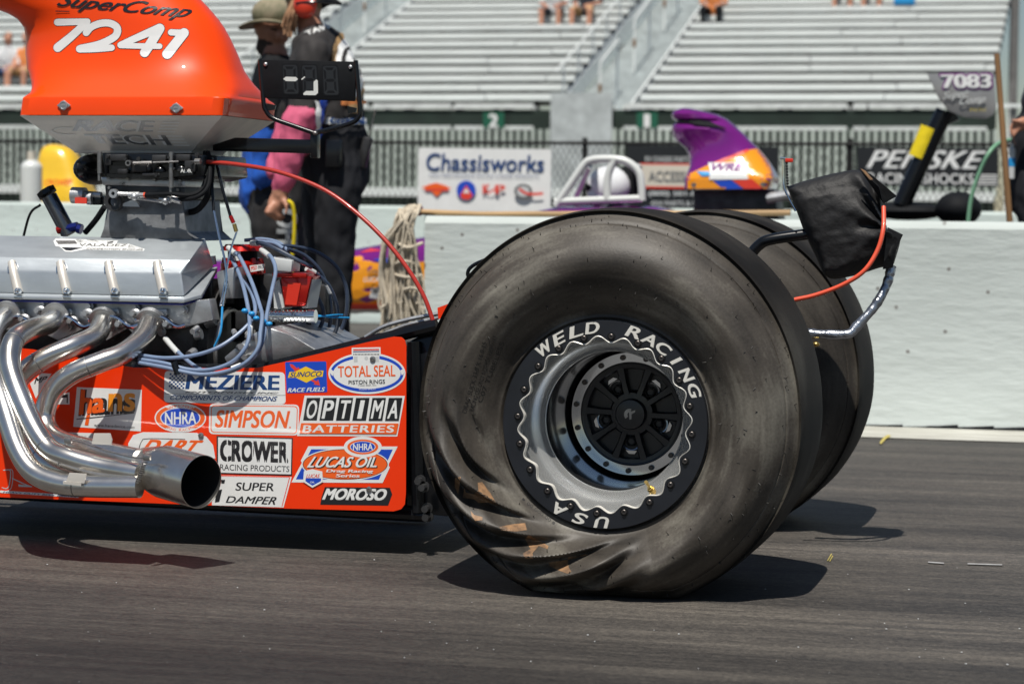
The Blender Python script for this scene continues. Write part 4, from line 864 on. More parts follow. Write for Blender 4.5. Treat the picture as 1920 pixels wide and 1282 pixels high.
for x, y, sx, sz in ((222, 296, .05, .018), (262, 312, .045, .03), (300, 298, .04, .02), (345, 296, .04, .018), (232, 322, .03, .014), (285, 328, .05, .01), (358, 312, .03, .03), (205, 300, .018, .03)): cm.box(P(x, y, .662), (sx, .018, sz), bev=.003)
for i in range(16): x, y = r3.uniform(200, 372), r3.uniform(290, 330); c = P(x, y, .655); cm.cyl(c, c + Vector((0, -.008, 0)), r3.uniform(.003, .006), n=8)
cm.build('carburettor_detail', 'darkmetal', cb_, smooth=30)
cm = MB()
for x, y in ((204, 334), (240, 336), (290, 337), (338, 339), (228, 344), (338, 346), (206, 352), (334, 356)): c = P(x, y, .68); cm.cyl(c, c + Vector((0, -.006, 0)), .0045, n=6)
cm.build('carburettor_screw', 'steel', cb_, smooth=30)
g = MB()
for x, y0_, y1_ in ((187, 285, 325), (321, 285, 352)): g.cyl(P(x, y0_, .655), P(x, y1_, .655), .0065, n=12); g.cyl(P(x - 1, y1_, .655), P(x - 1, y1_ + 14, .655), .004, n=8)
g.cyl(P(287, 305, .645), P(335, 303, .645), .0028, n=8); g.lathe([(.008, -.004), (.008, .004), (.0045, .004), (.0045, -.004), (.008, -.004)], P(241, 306, .645), 18); g.cyl(P(250, 306, .645), P(285, 305, .645), .0045, n=6); g.cyl(P(366, 303, .645), P(376, 303, .645), .008, n=10)
g.each('throttle_linkage', 'steel', cb_)
s = Flat(plane_map(.653)); s.text('ADR', [(338, 317), (358, 317), (360, 324), (338, 324)], 'white', .04); s.build('carburettor_badge', cb_)
g = MB(); g.lathe([(.012, -.008), (.012, .008), (.005, .008), (.005, -.008), (.012, -.008)], P(214, 363, .655), 20); g.cyl(P(222, 363, .655), P(242, 364, .655), .006, n=6)
for x, y in ((252, 366), (310, 374)): g.cyl(P(x - 10, y, .655), P(x + 10, y, .655), .0095, n=12); g.ell(P(x, y + 3, .648), .010, nu=12, nv=8); g.cyl(P(x + 10, y, .655), P(x + 18, y, .655), .0068, n=10)
g.cyl(P(322, 372, .655), P(340, 378, .655), .009, n=6); g.prism([P(x, y, .67) for x, y in ((230, 382), (250, 374), (258, 380), (262, 388), (230, 387))], (0, .008, 0)); g.cyl(P(258, 372, .662), P(304, 378, .662), .004, n=8)
g.each('fuel_fitting', 'alu', D)
g = MB(); g.cyl(P(270, 366, .655), P(273, 366, .655), .0075, n=10); g.cyl(P(328, 374, .655), P(331, 374, .655), .0075, n=10); g.each('fitting_collar', 'redhose', D)
h = MB(); h.tube([P(272, 366, .655), P(318, 364, .64), P(358, 366, .65), P(380, 352, .67), P(388, 318, .70), P(384, 285, .73)], .0058); h.tube([P(330, 375, .655), P(368, 370, .645), P(390, 350, .66), P(394, 310, .70), P(390, 285, .73)], .0058); h.tube([P(346, 400, .75), P(372, 392, .72), P(392, 360, .70), P(398, 300, .72)], .0085)
h.tube([P(196, 388, .72), P(180, 412, .74), P(160, 436, .76)], .008); h.tube([P(76, 384, .76), P(56, 402, .76), P(40, 460, .77)], .0035); h.each('fuel_hose', 'blackmatte', D)
MB().lathe([(.024, -.01), (.026, -.004), (.026, .01), (.015, .012), (.014, -.009), (.024, -.01)], P(214, 378, .672), 24).build('throttle_arm', 'darkmetal', D)
g = MB(); g.cyl(P(136, 366, .74), P(160, 367, .74), .022, n=24); g.cyl(P(160, 364, .74), P(190, 366, .74), .009, n=10); g.cyl(P(164, 372, .735), P(174, 372, .735), .017, n=12); g.build('pressure_regulator', 'alu', D)
MB().box(P(182, 376, .75), (.034, .03, .024), bev=.003).build('regulator_body', 'black', D, smooth=30); MB().box(P(152, 376, .715), (.034, .004, .016)).build('regulator_tag', 'redv', D, smooth=0)
M['gun'] = mat('gunmetal_tube', (.16, .17, .19), .22, metal=.9); MB().cyl(P(92, 368, .76), P(130, 440, .77), .0215, n=28).build('breather_tube', 'gun', D); a, b = P(90, 365, .76), P(85, 357, .76); MB().cyl(a, b, .028, n=8).build('breather_cap', 'black', D)
g = MB(); g.cyl(P(120, 430, .76), P(146, 424, .76), .012, n=8); g.cyl(P(146, 428, .76), P(153, 430, .76), .014, n=8); g.build('breather_fitting', 'bluean', D); MB().cyl(P(108, 432, .758), P(121, 428, .758), .011, n=8).build('breather_collar', 'redan', D)
# bell housing, ignition, cables
g = MB(); g.tube([P(398, 640, .84), P(430, 642, .84)], .165, n=48, sub=1); g.cyl(P(345, 640, .84), P(398, 640, .84), .13, .15, n=32); g.build('bell_housing', 'darkmetal', D)
u0 = P(432, 655, .74); MB().tube([u0 + Vector((0.002 * math.sin(6.283 * k / 40), .11 * math.cos(6.283 * k / 40), .105 * math.sin(6.283 * k / 40))) for k in range(41)], .006, n=6, sub=1).build('starter_ring', 'steel', D)
g = MB(); g.prism([P(x, y, .58) for x, y in ((470, 628), (500, 612), (545, 628), (594, 655), (560, 672), (500, 686), (430, 690), (420, 670))], (0, .42, 0), bev=.003); g.build('tunnel_cover', 'alu', D, smooth=30)
g = MB(); g.cyl(P(385, 604, .66), P(402, 598, .66), .017, n=14); g.cyl(P(366, 628, .6), P(378, 626, .6), .014, n=12); g.cyl(P(398, 480, .78), P(400, 496, .78), .009, n=10); g.prism([P(x, y, .70) for x, y in ((405, 510), (440, 500), (440, 560), (412, 560))], (0, .1, 0), bev=.004); g.each('sensor_fitting', 'alu', D, smooth=30)
DC = P(455, 500, .83)
zz = lambda y: P(455, y, .83).z
g = MB()
def vcyl(mb, y0_, y1_, r0, r1=None, n=32, dx=0, mi=0): a = Vector((DC.x + dx, DC.y, zz(y0_))); b = Vector((DC.x + dx, DC.y, zz(y1_))); mb.cyl(a, b, r0, r1, n, mi)
vcyl(g, 470, 462, .060, .054); vcyl(g, 462, 458, .05, .046); vcyl(g, 514, 494, .058, .060); vcyl(g, 494, 488, .056, .048)
for k in range(8): a = rad(45 * k + 10); g.cyl(Vector((DC.x + .055 * math.cos(a), DC.y + .055 * math.sin(a), zz(512))), Vector((DC.x + .048 * math.cos(a), DC.y + .048 * math.sin(a), zz(484))), .008, n=8)
dist = g.build('distributor_cap', 'redan', D, smooth=35); g = MB(); vcyl(g, 492, 466, .040); vcyl(g, 575, 514, .046); vcyl(g, 640, 575, .03); g.build('distributor_body', 'blackmatte', dist)
g = MB(); g.cyl(Vector((DC.x + .004, DC.y - .05, zz(488))), Vector((DC.x + .004, DC.y - .05, zz(470))), .0085, n=12)
g.build('cap_post', 'white', dist); s = Flat(plane_map(DC.y - .0625)); s.poly([(468, 498), (495, 495), (495, 506), (470, 510)], 'white'); s.text('MSD', [(470, 499), (482, 498), (482, 505), (471, 508)], 'redv', .04); s.text('PRO', [(484, 498), (494, 497), (494, 503), (484, 505)], 'steel', .02); s.build('cap_badge', dist)
co = MB().prism([P(x, y, .74) for x, y in ((526, 520), (584, 518), (572, 574), (533, 576))], (0, .09, 0), bev=.003).build('ignition_coil', 'redan', D, smooth=30); MB().box(P(555, 515, .785), (.095, .11, .012), bev=.002).build('coil_flange', 'redan', co, smooth=30)
M['brightred'] = mat('red_coil_label', (.62, .03, .012), .35, coat=.3); s = Flat(plane_map(.737)); s.poly([(540, 530), (564, 531), (556, 572), (534, 571)], 'brightred'); s.build('coil_label', co)
g = MB(); g.prism([P(x, y, .75) for x, y in ((512, 530), (524, 524), (533, 576), (526, 580), (514, 578))], (0, .08, 0)); g.prism([P(x, y, .75) for x, y in ((578, 530), (586, 524), (576, 578), (566, 578))], (0, .08, 0)); g.prism([P(x, y, .72) for x, y in ((505, 482), (548, 488), (546, 510), (518, 508))], (0, .07, 0), bev=.003); g.each('coil_bracket', 'grey_vinyl', D, smooth=30)
g = MB(); a, b = P(500, 592, .70), P(592, 593, .70); dd = (b - a) / 13
for k in range(13): g.cyl(a + dd * k, a + dd * (k + .55), .0155 if k < 11 else .0175, n=20); g.cyl(a + dd * (k + .55), a + dd * (k + 1), .0125 if k < 11 else .0175, n=20)
g.build('ribbed_cylinder', 'polish', D, smooth=25)
Z4 = lambda x, y, Y: P(400 + x / 4.58, 420 + y / 4.58, Y)
cabs = [('wire', [(165, 230, .74), (230, 290, .70), (330, 500, .62), (405, 720, .55), (420, 800, .51), (405, 930, .47), (385, 1060, .445), (290, 1180, .43), (120, 1262, .425), (-120, 1290, .425), (-420, 1230, .43), (-640, 1190, .45)]),
        ('wire', [(150, 280, .76), (230, 450, .68), (285, 650, .58), (312, 850, .50), (290, 1030, .455), (180, 1170, .44), (0, 1245, .435), (-200, 1250, .435), (-420, 1195, .44), (-640, 1160, .46)]),
        ('wire', [(180, 400, .78), (300, 540, .66), (355, 680, .58), (345, 800, .53), (230, 930, .49), (40, 1060, .455), (-180, 1130, .445), (-420, 1150, .45), (-640, 1125, .47)]),
        ('wire', [(430, 235, .76), (500, 290, .70), (535, 400, .66), (505, 560, .62), (460, 780, .56), (435, 960, .50), (380, 1100, .46), (260, 1215, .445), (60, 1290, .44), (-60, 1270, .45), (-180, 1205, .47), (-280, 1120, .50), (-390, 1010, .56)]),
        ('navywire', [(340, 170, .78), (420, 165, .76), (560, 225, .74), (720, 310, .74), (850, 375, .76)]),
        ('navywire', [(830, 395, .80), (900, 440, .82), (990, 530, .84), (1055, 680, .86), (1070, 830, .88), (1040, 940, .9), (960, 1040, .92)]),
        ('navywire', [(560, 190, .86), (700, 195, .90), (880, 240, .94), (1040, 350, .96), (1130, 510, .98), (1150, 680, .98), (1120, 860, .98), (1040, 1010, .98)]),
        ('navywire', [(640, 215, .84), (780, 270, .88), (900, 380, .90), (970, 520, .92), (1010, 700, .94), (990, 900, .95), (880, 1040, .95)]),
        ('navywire', [(820, 545, .86), (900, 640, .86), (945, 760, .87), (920, 880, .88), (820, 1000, .90)]),
        ('wire', [(270, 140, .88), (420, 130, .88), (560, 160, .88), (640, 230, .87)]), ('wire', [(380, 150, .84), (520, 165, .83), (600, 210, .82)]),
        ('wire', [(520, 290, .80), (600, 350, .80), (680, 400, .81)])]
for m_, pts in cabs: MB().tube([Z4(*p) for p in pts], .0052 if m_ == 'wire' else .0056, n=10, sub=7).build('ignition_cable', m_, D)
bt = MB()
for pts in ([(130, 205, .75), (190, 255, .72)], [(415, 225, .765), (480, 275, .715)], [(330, 165, .785), (380, 165, .77)], [(800, 380, .79), (870, 420, .81)], [(-410, 985, .57), (-360, 1045, .54), (-300, 1110, .51)]): bt.tube([Z4(*p) for p in pts], .0078, n=12, sub=2)
bt.each('cable_boot', 'grey_vinyl', D)
sl_ = MB()
for pts in ([(975, 520, .838), (1010, 590, .848)], [(310, 960, .478), (318, 880, .493)], [(240, 1210, .437), (160, 1240, .435)]): sl_.tube([Z4(*p) for p in pts], .0068, n=10, sub=1)
sl_.each('cable_sleeve', 'white', D)
zt_ = MB(); zt_.tube([Z4(890, 785, .80), Z4(1030, 800, .84), Z4(1165, 805, .9)], .003, n=6); zt_.tube([Z4(900, 795, .80), Z4(1040, 780, .84), Z4(1110, 778, .88)], .0022, n=6)
for x, y in ((270, 745), (330, 770), (370, 810), (430, 835), (480, 858)): zt_.ell(Z4(x, y, .52), (.009, .008, .0065), nu=12, nv=8)
zt_.each('cable_tie', 'ziptie', D)
for x, y in ((328, 688),): MB().tube([P(x - 2, y - 10, .428), P(x + 6, y + 14, .428)], .009, n=8, sub=1).build('cable_clip', 'black', D)
cl_ = MB(); r3 = random.Random(21)
for i in range(9):
    x0, y0_, Yc = r3.uniform(430, 560), r3.uniform(480, 540), r3.uniform(.86, 1.0)
    cl_.tube([P(x0, y0_, Yc), P(x0 + r3.uniform(10, 40), y0_ + r3.uniform(-10, 30), Yc + .02), P(x0 + r3.uniform(30, 70), y0_ + r3.uniform(50, 90), Yc), P(x0 + r3.uniform(20, 60), 640 + r3.uniform(0, 25), Yc - .02)], r3.uniform(.004, .008), n=8)
cl_.each('rubber_hose', 'blackmatte', D)
cl_ = MB()
for x, y, Yc, sx, sz in ((428, 545, .80, .05, .07), (505, 545, .86, .06, .09), (600, 560, .92, .05, .08), (470, 600, .70, .07, .05), (395, 540, .74, .03, .05)): cl_.box(P(x, y, Yc), (sx, .05, sz), bev=.005)
cl_.each('engine_bracket', 'darkmetal', D, smooth=30)
cl_ = MB()
for i in range(7): x, y = r3.uniform(330, 470), r3.uniform(575, 670); c = P(x, y, .585); cl_.cyl(c, c + Vector((r3.uniform(-.01, .02), -.025, r3.uniform(-.01, .01))), r3.uniform(.006, .012), n=10)
cl_.each('engine_plug', 'alu', D)
ln_ = MB(); ln_.tube([P(396, 296, .72), P(398, 350, .70), P(401, 395, .68)], .0042); ln_.tube([P(404, 296, .72), P(416, 350, .70), P(432, 405, .69)], .0042); ln_.each('sensor_lead', 'black', D)
ln_ = MB(); ln_.tube([P(401, 395, .68), P(410, 440, .66), P(422, 490, .64), P(425, 530, .63), P(418, 574, .62)], .0030); ln_.tube([P(444, 434, .69), P(432, 470, .67), P(426, 500, .65), P(419, 545, .64), P(413, 574, .62)], .0026); ln_.each('steel_line', 'polish', D)
MB().tube([P(432, 405, .69), P(438, 418, .69)], .0055, sub=1).build('lead_joint', 'redan', D); MB().tube([P(439, 420, .69), P(443, 434, .69)], .0055, sub=1).build('brass_joint', 'gold', D); MB().tube([P(417, 575, .62), P(414, 620, .60), P(402, 650, .60)], .003).build('blue_lead', 'ziptie', D)
cl = MB(); cl.tube([P(375, 303, .70), P(440, 308, .68), P(520, 322, .66), P(600, 352, .64), P(660, 392, .62), P(720, 448, .60), P(765, 505, .585), P(795, 556, .575), P(812, 602, .57)], .0058, n=12); cl.build('throttle_cable', 'redtube', D)
h = MB(); h.tube([P(685, 632, .60), P(720, 612, .60), P(770, 598, .60), P(822, 588, .60)], .0058); h.tube([P(700, 634, .63), P(760, 610, .63), P(822, 596, .63)], .005); h.each('braided_hose', 'alu', D); MB().prism([P(x, y, .575) for x, y in ((820, 577), (850, 566), (850, 590), (822, 598))], (0, .06, 0)).build('orange_tab', 'red', D, smooth=0)
MB().tube([P(905, 536, .62), P(878, 518, .62), P(890, 496, .62), P(960, 470, .62)], .005).build('brake_hose', 'black', D)
# ------------------------------------------------------------------ scoop
SY = .835
lv = [  # py, x left, x right, half width, exponent
    (216, 33, 418, .205, 26), (210, 33.5, 418.5, .205, 26), (184, 37.5, 421, .205, 26), (181.5, 38, 421, .204, 20), (178, 38.6, 421, .200, 11), (172, 43, 425, .194, 6.5), (160, 49, 432, .180, 4.6), (145, 55, 438, .166, 3.6), (128, 59, 443, .154, 3.0), (100, 58, 440, .143, 2.6), (70, 57.5, 427, .139, 2.5), (48, 54, 415, .138, 2.5), (32, 42, 404, .138, 2.5), (20, 22, 394, .138, 2.5), (8, -10, 384, .138, 2.5), (-20, -50, 358, .138, 2.5), (-60, -66, 300, .136, 2.5), (-100, -70, 235, .128, 2.4), (-130, -64, 150, .10, 2.2), (-142, -50, 80, .05, 2)]
def sloop(py, xl_, xr_, w_, e, n=96, sh=0.0):
    low = sst(110, 186, py); Yn = SY - w_ * low; z = P(300, py, SY - w_ * (.55 + .45 * low)).z; a, b = P(xl_, py, Yn).x, P(xr_ + 0, py, Yn).x; cx_, ax_ = (a + b) / 2, (b - a) / 2; out = []
    for t in THS:
        c, s_ = math.cos(t), math.sin(t); r_ = (abs(c / ax_) ** e + abs(s_ / w_) ** e) ** (-1 / e)
        out.append(Vector((cx_ + r_ * c, SY + r_ * s_, z)))
    return out
ca_ = math.atan2(.205, .25); THS = sorted({round(x, 5) for x in [2 * math.pi * (k + .5) / 120 for k in range(120)] + [q_ + d_ * .006 for q_ in (ca_, math.pi - ca_, math.pi + ca_, -ca_ + 2 * math.pi) for d_ in range(-12, 13)]})
sb_ = MB().loft([sloop(*l_) for l_ in lv], True)
scoop = sb_.build('hood_scoop', 'orange', D, smooth=24); SBV = sb_.bvh()
def scoop_mouth():
    mb = MB(); o = [P(-67, -60, SY), P(-67, -60, SY)]; c = P(-64, -65, SY); n = 30
    mb.loft([[c + Vector((-.004, .11 * math.cos(6.283 * k / n), .075 * math.sin(6.283 * k / n))) for k in range(n)], [c + Vector((.05, .10 * math.cos(6.283 * k / n), .065 * math.sin(6.283 * k / n))) for k in range(n)]]); mb.build('scoop_mouth', 'blackmatte', scoop)
scoop_mouth()
s = Flat(drape(SBV), L=9, conv=lambda x, y: (x / 3.84, y / 3.84)); s.STEP = .00006
num = [([[(408, 160), (520, 160), (636, 158)], 52, 52], ), ]
def numerals(dw, m):
    W = lambda w_: w_ + dw
    for pts, a, b in (([(415, 162), (630, 158)], 50, 46), ([(622, 165), (520, 260), (418, 345)], 52, 64),
                      ([(622, 238), (660, 196), (730, 170), (800, 172), (845, 205), (835, 258), (770, 300), (690, 330), (585, 352)], 50, 56), ([(575, 355), (690, 354), (805, 346)], 54, 46),
                      ([(1140, 208), (1000, 268), (868, 326)], 60, 44), ([(868, 330), (1010, 334), (1150, 336)], 40, 40), ([(1150, 208), (1095, 300), (1042, 382)], 70, 66),
                      ([(1232, 236), (1280, 238), (1330, 236)], 46, 44), ([(1325, 240), (1262, 320), (1205, 392)], 68, 72)):
        s.stroke(pts, W(a), m, w1=W(b), sub=5)
    s.k += 2
numerals(8, 'black_vinyl'); numerals(0, 'white')
s.text('SuperComp', [(430, -45), (1400, 45), (1350, 158), (400, 72)], 'black_vinyl', .018, .55); s.stroke([(405, 82), (500, 84)], 7, 'black_vinyl')
s.build('race_number', scoop)
tl = []
for (py, xl_, xr_, w_) in ((217, 37, 417, .200), (283, 137, 360, .118), (287, 140, 358, .116)):
    Yn = SY - w_; z = P(250, py, Yn).z; a, b = P(xl_, py, Yn).x, P(xr_, py, Yn).x; tl.append([Vector((a, SY - w_, z)), Vector((b, SY - w_, z)), Vector((b, SY + w_, z)), Vector((a, SY + w_, z))])
tm = MB().loft(tl, True); tray = tm.build('scoop_tray', 'brushed', scoop, smooth=0); TV = tm.bvh()
s = Flat(drape(TV), L=14, conv=lambda x, y: (x / 3.84, y / 3.84))
for wd, q_ in (('RACE', [(565, 862), (1120, 870), (1100, 950), (520, 944)]), ('TECH', [(600, 964), (1190, 972), (1240, 1046), (660, 1030)])):
    s.text(wd, q_, 'etch', .10, -.0); s.text(wd, q_, 'alu', .03, 0)
for k in range(4): y = 880 + k * 22; s.stroke([(1170 - k * 10, y), (1290 - k * 10, y + 2)], 8, 'etch')
for k in range(4): y = 978 + k * 22; s.stroke([(1200 + k * 18, y), (1310 + k * 18, y + 2)], 8, 'etch')
s.stroke([(370, 945), (420, 920), (520, 918)], 5, 'etch'); s.stroke([(370, 945), (440, 965), (540, 965)], 5, 'etch'); s.build('tray_etching', scoop)
for x, y in ((120, 198), (331, 203)):
    p = P(x, y, SY - .2075); t = MB(); dm = [p + Vector((.0205 * math.cos(a) if abs(math.cos(a)) > .5 else 0, 0, .0145 * math.sin(a) if abs(math.sin(a)) > .5 else 0)) for a in (0, math.pi / 2, math.pi, 1.5 * math.pi)]
    t.prism([q_ + Vector((0, -.003, 0)) for q_ in dm], (0, .004, 0), bev=.0025); t.lathe([(.0125, -.003), (.0120, -.0055), (.009, -.006), (.0085, -.0048), (.0001, -.0048)], p, 24); t.box(p + Vector((0, -.0052, 0)), (.012, .0016, .002)); t.build('scoop_latch', 'alu', scoop, smooth=30)
# dial board on its arm
arm = MB(); ya = .80
arm.prism([P(x, y, ya) for x, y in ((398, 272), (440, 258), (585, 262), (585, 288), (398, 283))], (0, .025, 0), bev=.003); arm.box(P(591, 272, ya + .01), (.020, .03, .070), bev=.003)
arm.build('board_arm', 'black', D, smooth=30)
YB = .795
f_ = MB(); f_.tube([P(488, 112, YB), P(494, 190, YB), P(499, 208, YB), P(512, 222, YB), P(550, 236, YB), P(590, 250, YB)], .0062, n=12, sub=4); f_.tube([P(590, 250, YB), P(630, 240, YB), P(661, 230, YB), P(672, 220, YB), P(675, 205, YB), P(667, 114, YB)], .0062, n=12, sub=4)
for x, y in ((508, 201), (660, 206)): f_.prism([P(x + a, y + b, YB) for a, b in ((-9, -7), (9, -3), (7, 5), (-8, 7))], (0, .005, 0))
board = MB().prism([P(x, y, YB - .004) for x, y in ((486, 112), (668, 116), (664, 190), (496, 184))], (0, .012, 0), bev=.002).build('dial_board', 'blackmatte', D, smooth=30)
f_.build('board_frame', 'black', board)
s = Flat(plane_map(YB - .0045)); M['segdark'] = mat('flipped_segment', (.009, .0095, .011), .4, spec=.2); M['seglit'] = mat('pale_segment', (.66, .68, .65), .5)
seg = {'a': [(.15, 0), (.85, 0), (.72, .1), (.28, .1)], 'g': [(.12, .5), (.26, .44), (.74, .44), (.88, .5), (.74, .56), (.26, .56)], 'd': [(.28, .9), (.72, .9), (.85, 1), (.15, 1)], 'f': [(0, .06), (.2, .15), (.2, .42), (.05, .48)], 'b': [(1, .06), (.8, .15), (.8, .42), (.95, .48)], 'e': [(.05, .52), (.2, .58), (.2, .85), (0, .94)], 'c': [(.95, .52), (.8, .58), (.8, .85), (1, .94)]}
for x0, y0_, lit in ((531, 122, ''), (567, 123, ''), (606, 124, '')):
    s.rrect([(x0 - 3, y0_ - 2), (x0 + 28, y0_ - 2), (x0 + 31, y0_ + 56), (x0, y0_ + 56)], 6, 'segdark'); s.rrect([(x0 - 1, y0_), (x0 + 26, y0_), (x0 + 29, y0_ + 54), (x0 + 2, y0_ + 54)], 5, 'black_vinyl')
    for k_, pts in seg.items():
        q_ = [(x0 + u_ * 23 + v_ * 3, y0_ + 3 + v_ * 48) for u_, v_ in pts]
        if k_ in lit and lit: q_ = [(cx_ + (x_ - cx_) * 1.12, cy_ + (y_ - cy_) * 1.25) for cx_ in [sum(p[0] for p in q_) / len(q_)] for cy_ in [sum(p[1] for p in q_) / len(q_)] for x_, y_ in q_]
        s.poly(q_, 'seglit' if lit and k_ in lit else 'segdark'); s.k -= 1
    s.k = 1
s.k = 5; D4 = lambda pts: [(400 + x / 3.84, y / 3.84) for x, y in pts]; s.poly(D4([(503, 570), (523, 554), (595, 556), (610, 572), (592, 587), (522, 585)]), 'seglit'); s.poly(D4([(722, 590), (742, 574), (752, 582), (754, 670), (736, 687), (650, 686), (647, 674), (668, 656), (722, 656)]), 'seglit'); s.stroke([(566, 149), (571, 145)], 2.4, 'seglit'); s.build('digit_panel', board)
t = MB()
for x, y in ((498, 121), (657, 126)): t.ell(P(x, y, YB - .006), (.0055, .003, .0055), nu=12, nv=8)
t.each('board_rivet', 'alu', board); t = MB(); t.ell(P(591, 250, YB - .006), (.007, .006, .006), nu=10, nv=8); t.build('frame_bolt', 'steel', board)
# ------------------------------------------------------------------ parachute pack and its bars
top = [(1475, 350), (1520, 336), (1570, 324), (1610, 319), (1640, 338), (1662, 368)]; bot = [(1545, 516), (1562, 523), (1592, 519), (1622, 511), (1650, 502), (1672, 499)]
lef = [(1475, 350), (1492, 392), (1510, 440), (1530, 482), (1545, 516)]; rig = [(1662, 368), (1655, 396), (1662, 432), (1686, 444), (1672, 499)]
def samp(c, t):
    q_ = cr_pts([(x, y, 0) for x, y in c], 8); f = t * (len(q_) - 1); i = min(int(f), len(q_) - 2); return q_[i].lerp(q_[i + 1], f - i)
NU, NV = 56, 44
def chute(sg):
    g = []
    for j in range(NV + 1):
        for i in range(NU + 1):
            u_, v_ = i / NU, j / NV
            p = samp(top, u_) * (1 - v_) + samp(bot, u_) * v_ + samp(lef, v_) * (1 - u_) + samp(rig, v_) * u_ - (Vector((1475, 350, 0)) * (1 - u_) * (1 - v_) + Vector((1662, 368, 0)) * u_ * (1 - v_) + Vector((1545, 516, 0)) * (1 - u_) * v_ + Vector((1672, 499, 0)) * u_ * v_)
            ed = min(1, 7 * min(u_, 1 - u_, v_, 1 - v_)); ed = math.sqrt(max(0, 1 - (1 - ed) ** 2))
            an = math.atan2(v_ - .42, 1.12 - u_); fa = abs(math.sin(17 * (v_ + .5 * u_ * (1 - v_) + .05 * math.sin(7 * u_)))); fold = .013 * math.sin(11 * an + 2.2 * math.sin(4 * u_) + .6) * sst(.25, .85, u_) * (1 - .35 * sst(.6, 1, v_)) + .012 * math.sin(4.2 * v_ - 2.4 * u_ + .9) + .006 * sst(.12, .16, v_ - .10 * u_) + .003 * mnoise.noise(Vector((9 * u_, 13 * v_, 0)))
            Y = .95 - sg * (.050 * ed * (.75 + .5 * v_) + fold * ed); g.append((p.x, p.y, Y))
    return g
mb = MB()
for sg in (1, -1):
    g = [P(*q_) for q_ in chute(1)] if sg == 1 else [Vector((a.x, 2 * .95 - a.y, a.z)) for a in [P(*q_) for q_ in chute(1)]]
    mb.add(g, [[j * (NU + 1) + i, j * (NU + 1) + i + 1, (j + 1) * (NU + 1) + i + 1, (j + 1) * (NU + 1) + i] for j in range(NV) for i in range(NU)])
ch = mb.build('parachute_pack', 'cloth', D, smooth=60)
def flapq(pts, th=.006): return MB().prism([P(*p) for p in pts], (0, th, 0), bev=.001)
flapq([(1610, 319, .88), (1632, 326, .87), (1682, 368, .93), (1656, 382, .90), (1648, 350, .86)]).build('pack_flap', 'cloth', ch, smooth=40)
flapq([(1664, 426, .88), (1693, 440, .91), (1680, 468, .90), (1674, 502, .90), (1655, 505, .88), (1660, 460, .86)]).build('pack_flap', 'cloth', ch, smooth=40)
flapq([(1613, 316, .86), (1622, 320, .86), (1637, 337, .862), (1631, 338, .86)]).build('pack_tag', 'tan', ch, smooth=0)
MB().tube([P(1402, 500, .93), P(1408, 478, .93), P(1424, 459, .93), P(1446, 449, .93), P(1520, 438, .94)], .0145, n=16, sub=6).build('chute_bar', 'black', D)
foil = MB(); fp_ = cr_pts([P(1515, 625, .90), P(1585, 627, .90), P(1606, 612, .91), P(1640, 574, .93), P(1662, 535, .95), P(1672, 498, .96)], 14); r3 = random.Random(2)
foil.tube(fp_, .011, n=14, sub=1, rs=[.0122 + r3.uniform(-.0009, .0012) for _ in range(40)])
M['foil'] = mat('silver_foil_wrap', (.42, .45, .50), .28, metal=.9, var=.4, vscale=14, bump=.5, bscale=35); foil.build('chute_tether', 'foil', D, smooth=50)
MB().tube([P(1490, 562, .80), P(1530, 553, .80), P(1580, 534, .80), P(1620, 508, .80), P(1645, 470, .815), P(1656, 430, .83), P(1657, 388, .87)], .0058, n=12).build('chute_cable', 'redhose', D)
g = MB(); g.tube([P(1468, 298, .90), P(1469, 345, .90), P(1478, 370, .90), P(1492, 396, .90)], .0028, n=8); g.box(P(1468, 297, .90), (.014, .014, .006), bev=.001); g.build('chute_pin', 'polish', D); g = MB(); a = P(1475, 306, .90); b = P(1477, 350, .90)
for k in range(9): g.ell(a.lerp(b, k / 8), .0035, nu=8, nv=6)
g.build('pin_cord', 'black', D); MB().box(P(1480, 301, .90), (.020, .012, .010), bev=.002).build('pin_flag', 'brightred', D, smooth=30)
MB().ell(P(1530, 645, .90), (.010, .010, .007)).build('tether_ring', 'gold', D)
# ================================================================== mop on the barrier
mop = thing('mop', 'rope mop lying on the concrete barrier with its cotton strands hanging off the end', 'mop', P(775, 600, 4.75))
MB().tube([P(748, 396, 4.80), P(900, 402, 4.80), P(1482, 399, 4.80)], .0125, n=12, sub=1).build('handle', 'wood', mop)
MB().tube([P(768, 392, 4.80), P(790, 396, 4.80)], .022, n=12, sub=1).build('clamp', 'redan', mop)
ms = MB(); r3 = random.Random(11)
for i in range(120):
    u_ = i / 119; x0 = 775 + r3.uniform(-10, 14); xe = 712 + 88 * r3.random() ** .9; ye = r3.uniform(560, 632); Yb = 4.62 + r3.uniform(-.06, .16); xm = 742 + (xe - 742) * .45 + r3.uniform(-14, 16); xm2 = xm + (xe - xm) * .45 + r3.uniform(-9, 9)
    pts = [P(x0, 392 + r3.uniform(-8, 4), 4.72), P(x0 - 14 + r3.uniform(-8, 8), 402, Yb), P(xm, 455 + r3.uniform(-12, 12), Yb - .01), P(xm2 + r3.uniform(-7, 7), 520, Yb), P((xm2 + xe) / 2 + r3.uniform(-8, 8), 565, Yb), P(xe, ye, Yb)]
    ms.tube(pts, r3.uniform(.0045, .0068), n=6, sub=4)
for y, x0, x1, d in ((452, 738, 792, 12), (498, 735, 782, -8), (514, 738, 790, 6), (548, 748, 792, -8), (478, 742, 780, -14)): ms.tube([P(x0, y, 4.60), P((x0 + x1) / 2, y + d, 4.545), P(x1, y + d * .3, 4.60)], .008, n=6)
ms.build('strands', 'mop', mop)
